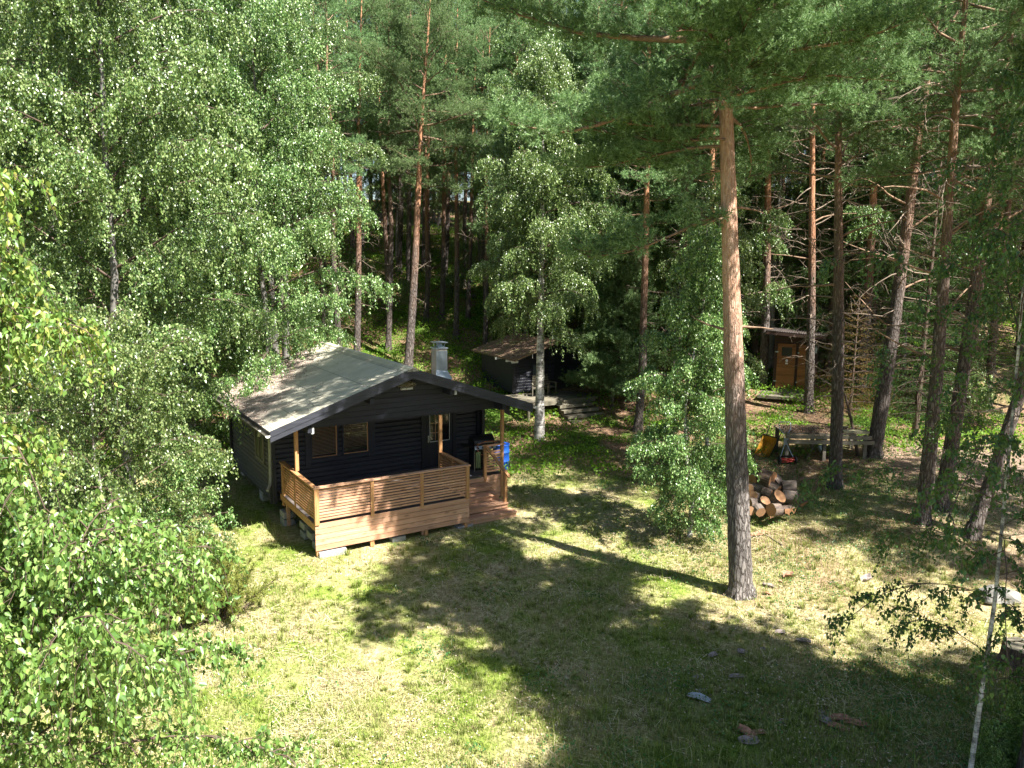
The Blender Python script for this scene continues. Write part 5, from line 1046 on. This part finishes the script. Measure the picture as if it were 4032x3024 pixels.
# near thin birch at the right
b = np.array((7.05, 10.75, 0)); b[2] = terr(b[0], b[1]); q1 = atY(2150, 1290, 10.9); q2 = atY(2192, 850, 11.2); q3 = atY(2215, 560, 11.3); tk = [(0, 0, 0)] + [tuple(q - b) for q in (q1, q2, q3)]; tk.append((tk[-1][0] + .3, .6, tk[-1][2] + 1.8)); tk.append((tk[-1][0] + .2, .7, tk[-1][2] + 1.2)); hh = tk[-1][2]
tree('birch_tree', birch(404, hh, 1.1, 2.9, 46, .064, 26, 'birch_leaf_shade', True, trunk=tk, tr=.036, secn=5, ntw=4, twl=.4, side=lambda az, z: (1.1 if math.cos(az) < .1 else .6) * (.5 if z > 5.9 else 1.)), tuple(b), label='thin white stemmed birch with dark hanging leaves at the right edge', cat='birch')
# juniper
jx, jy = at(452, 1335); rng = np.random.default_rng(71); P0 = []; D0 = []; mb = MB()
for i in range(70):
    a = rng.random() * 6.28; el = rad(rng.uniform(25, 88)); L = rng.uniform(1.0, 1.75) * (1 if el > .9 else .95); d = np.array([math.cos(a) * math.cos(el), math.sin(a) * math.cos(el), math.sin(el)]); Q = path((rng.normal() * .25, rng.normal() * .25, 0), d, L, 6, rng, -.1, .1, .2); mb.tube(Q, [.018, .016, .013, .01, .008, .006, .003], 4, 0, False)
    for s in rng.uniform(.3, 1, 26):
        p, dd = interp(Q, s); sd = unit(dd * .6 + rng.normal(size=3) * .6 + np.array([0, 0, .3]))
        for g in np.arange(0, .3 * (1.2 - s), .05): P0.append(p + sd * g + rng.normal(size=3) * .015); D0.append(sd)
tree('juniper_bush', (mb.mesh('stems', [M['twig_bark']]), tuft_mesh('crown', np.array(P0), np.array(D0), M['juniper'], rng, 14, .06, .05, .013)), (jx, jy, float(terr(jx, jy))), label='yellow green juniper bush at the left of the lawn', cat='juniper')
for (x, y, s, lb) in ((-7.6, 16.6, .9, 'second juniper, behind the first and nearer the cabin'),):
    r = empty('juniper_bush', (x, y, float(terr(x, y))), 1.3); r.scale = (s, s, s); tag(r, lb, 'juniper'); src = [o for o in bpy.data.objects if o.name == 'juniper_bush'][0]
    for c_ in list(src.children): d_ = c_.copy(); col.objects.link(d_); d_.parent = r
# spruces at the right
S1 = spruce(81, 11, 2.3, .93); S2 = spruce(82, 5, 1.7, .3, 'dry_needle', 16, .07)
for x, y, rz, s, lb in ((14.6, 27.5, 0, 1.0, 'green spruce with hanging boughs behind the leaning pines'), (18.5, 31, 1, 1.2, 'second green spruce, further right and deeper'), (10.5, 38, 2, 1.25, 'dark spruce deep behind the outhouse')): tree('spruce_tree', S1, (x, y, float(terr(x, y))), rz, s, lb, 'spruce')
for px, py, rz, s, lb in ((1835, 900, 0, 1., 'half dead young spruce with yellow brown twigs right of the outhouse'), (1900, 880, 2, .85, 'second browning young spruce before the firewood stack')):
    x, y = at(px, py); tree('spruce_tree', S2, (x, y, float(terr(x, y))), rz, s, lb, 'spruce')
# shrubs on the slope
SV = [birch(501 + i, 2.6, .2, 1.15, 20, .06, 16, 'birch_leaf', tr=.025, secn=6, twl=.3, wood='twig_bark') for i in range(2)]
rr_ = random.Random(77)
for i in range(40):
    y = 27.5 + 24 * rr_.random() ** 1.2; x = rr_.uniform(-.6, .62) * y
    if in_cabin(np.array(x), np.array(y), 1.) or math.hypot(x - 1.3, y - 34.3) < 4.5 or math.hypot(x - 12.4, y - 32) < 3.2 or (-3 < x < 9 and y < 34) or math.hypot(x - 9.5, y - 26) < 3.5: continue
    side_ = 'left of' if x < -3 else 'between' ; tree('forest_shrub', SV[i % 2], (x, y, float(terr(x, y)) - .05), rr_.random() * 6, rr_.uniform(.6, 1.35), 'leafy green shrub on the forest floor among the trunks', 'shrub', 'shrubs on the forest floor')
# the forest beyond: pines and birches, copies of a few kinds
PV = [pine(90 + i, 19, 9.5 if i else 8, 2.7, None, .17, 32, ('pine_bark', 'pine_bark_right')[i % 2], tufts=18, secn=9, dead=26, deadr=1.7, needle=.12, nw=.017, n=16) for i in range(4)]
def clear(x, y): return math.hypot(x - 1.3, y - 34.3) > 4 and math.hypot(x - 12.4, y - 32) > 2.6
pts = []; tries = 0
while tries < 9000 and len(pts) < 215:
    tries += 1; y = 31 + 48 * rr_.random() ** 1.15; x = rr_.uniform(-.74, .74) * y
    if x < 5 and y < 36.5: continue
    if not clear(x, y): continue
    op = -9.5 < x < .5 and y < 48
    dmin = 3.2 if op else 1.9 if y < 50 else 2.4
    if all(math.hypot(x - a, y - b) > dmin for a, b in pts): pts.append((x, y))
extra = []
while len(extra) < 62:
    y = 34 + 26 * rr_.random(); x = rr_.uniform(.16, .76) * y
    if clear(x, y) and all(math.hypot(x - a, y - b) > 1.3 for a, b in pts + extra): extra.append((x, y))
pts += extra
for i, (x, y) in enumerate(pts):
    s = rr_.uniform(.85, 1.15); z = float(terr(x, y)) - .1; rz = rr_.random() * 6.28
    f = x / y; where = 'behind the leaf wall at the left' if f < -.31 else 'on the slope behind the cabin' if f < -.05 else 'behind the black shed' if f < .14 else 'behind the tall orange pine' if f < .33 else 'behind the outhouse' if f < .46 else 'behind the leaning pines at the right'
    deep = 'nearer' if y < 46 else 'far'; grp = lambda k: k + ' ' + deep + ' in the forest ' + where
    if not (-9.5 < x < .5 and y < 52) and rr_.random() < (.38 if x < 8 else .12): tree('birch_tree', BV[i % 4], (x, y, z), rz, s * .95, deep + ' leafy birch in the crowded forest ' + where, 'birch', grp('birches'))
    elif rr_.random() < .16 and x > 6: tree('spruce_tree', S1, (x, y, z), rz, s * 1.3, deep + ' dark spruce in the crowded forest ' + where, 'spruce', grp('spruces'))
    else: tree('pine_tree', PV[i % 4], (x, y, z), rz, s, deep + ' slender pine in the crowded forest ' + where, 'pine', grp('pines'))
HP = pine(97, 19, 12.2, 3.3, None, .2, 32, 'pine_bark', tufts=30, secn=12, dead=0, nw=.028, needle=.14); SP = pine(98, 18, 7.5, 3.2, None, .18, 34, 'pine_bark', tufts=24, secn=10, nw=.026, needle=.14, n=16)
for i, (x, y, rz, s, k) in enumerate(((11.6, 8.2, 0, 1., 'h'), (7.9, 10.6, 2, .93, 'h'), (12.6, 3.9, 1, 1., 'p'), (11.8, 6.0, 1, 1., 'p'), (13.8, 5.4, 2, 1.05, 'p'), (16.6, 4.2, 4, 1., 'p'), (11.6, 2.0, 5, 1., 'p'),  (14.2, 6.8, 1, .9, 'b'), (17.4, 6.6, 2, .9, 'b'), (12.7, 5.2, 3, .78, 'b'), (12.3, 7.0, 3, .85, 'b'),
        (17.3, 15, 1, .95, 'p'), (20, 18, 2, 1., 'p'), (26, 30, 1, 1.1, 'p'), (22.5, 27.5, 2, 1., 'p'), (28, 36, 3, 1., 'p'), (30, 32, 3, 1., 'b'))):
    tree('birch_tree' if k == 'b' else 'pine_tree', HP if k == 'h' else BV[i % 4] if k == 'b' else SP, (x, y, float(terr(x, y))), rz, s, 'birch standing outside the right edge, shading the lawn' if k == 'b' else 'pine standing outside the right edge, shading the lawn', 'birch' if k == 'b' else 'pine', 'trees beside the viewpoint')
for x, y, k, s, lb in ((-9.0, 12.6, 0, 1.1, 'leafy shrub under the birches at the far left of the lawn'), (-7.7, 17.9, 1, 1.15, 'leafy shrub in shade beside the left wall of the cabin'), (-9.6, 15.6, 1, 1.3, 'green shrub below the nearest big birch'), (-11, 13.5, 0, 1.4, 'shrub at the left edge under the birch leaves'), (-9.2, 20.6, 0, 1.2, 'shrub at the foot of the leaf wall beside the cabin')): tree('forest_shrub', SV[k], (x, y, float(terr(x, y)) - .05), x % 6, s, lb, 'shrub')
NS = [birch(511, 1.5, .1, .8, 22, .055, 24, 'birch_leaf_near', True, tr=.02, secn=6, twl=.25, wood='twig_bark')]
for px, py, s, lb in ((2190, 1640, .7, 'green leafy shrub in the lower right corner beside the thin birch'), (2130, 1668, .5, 'low leafy shrub at the foot of the thin birch, bottom edge')):
    b = base_at(px, py); tree('forest_shrub', NS[0], b, px % 6, s, lb, 'shrub')
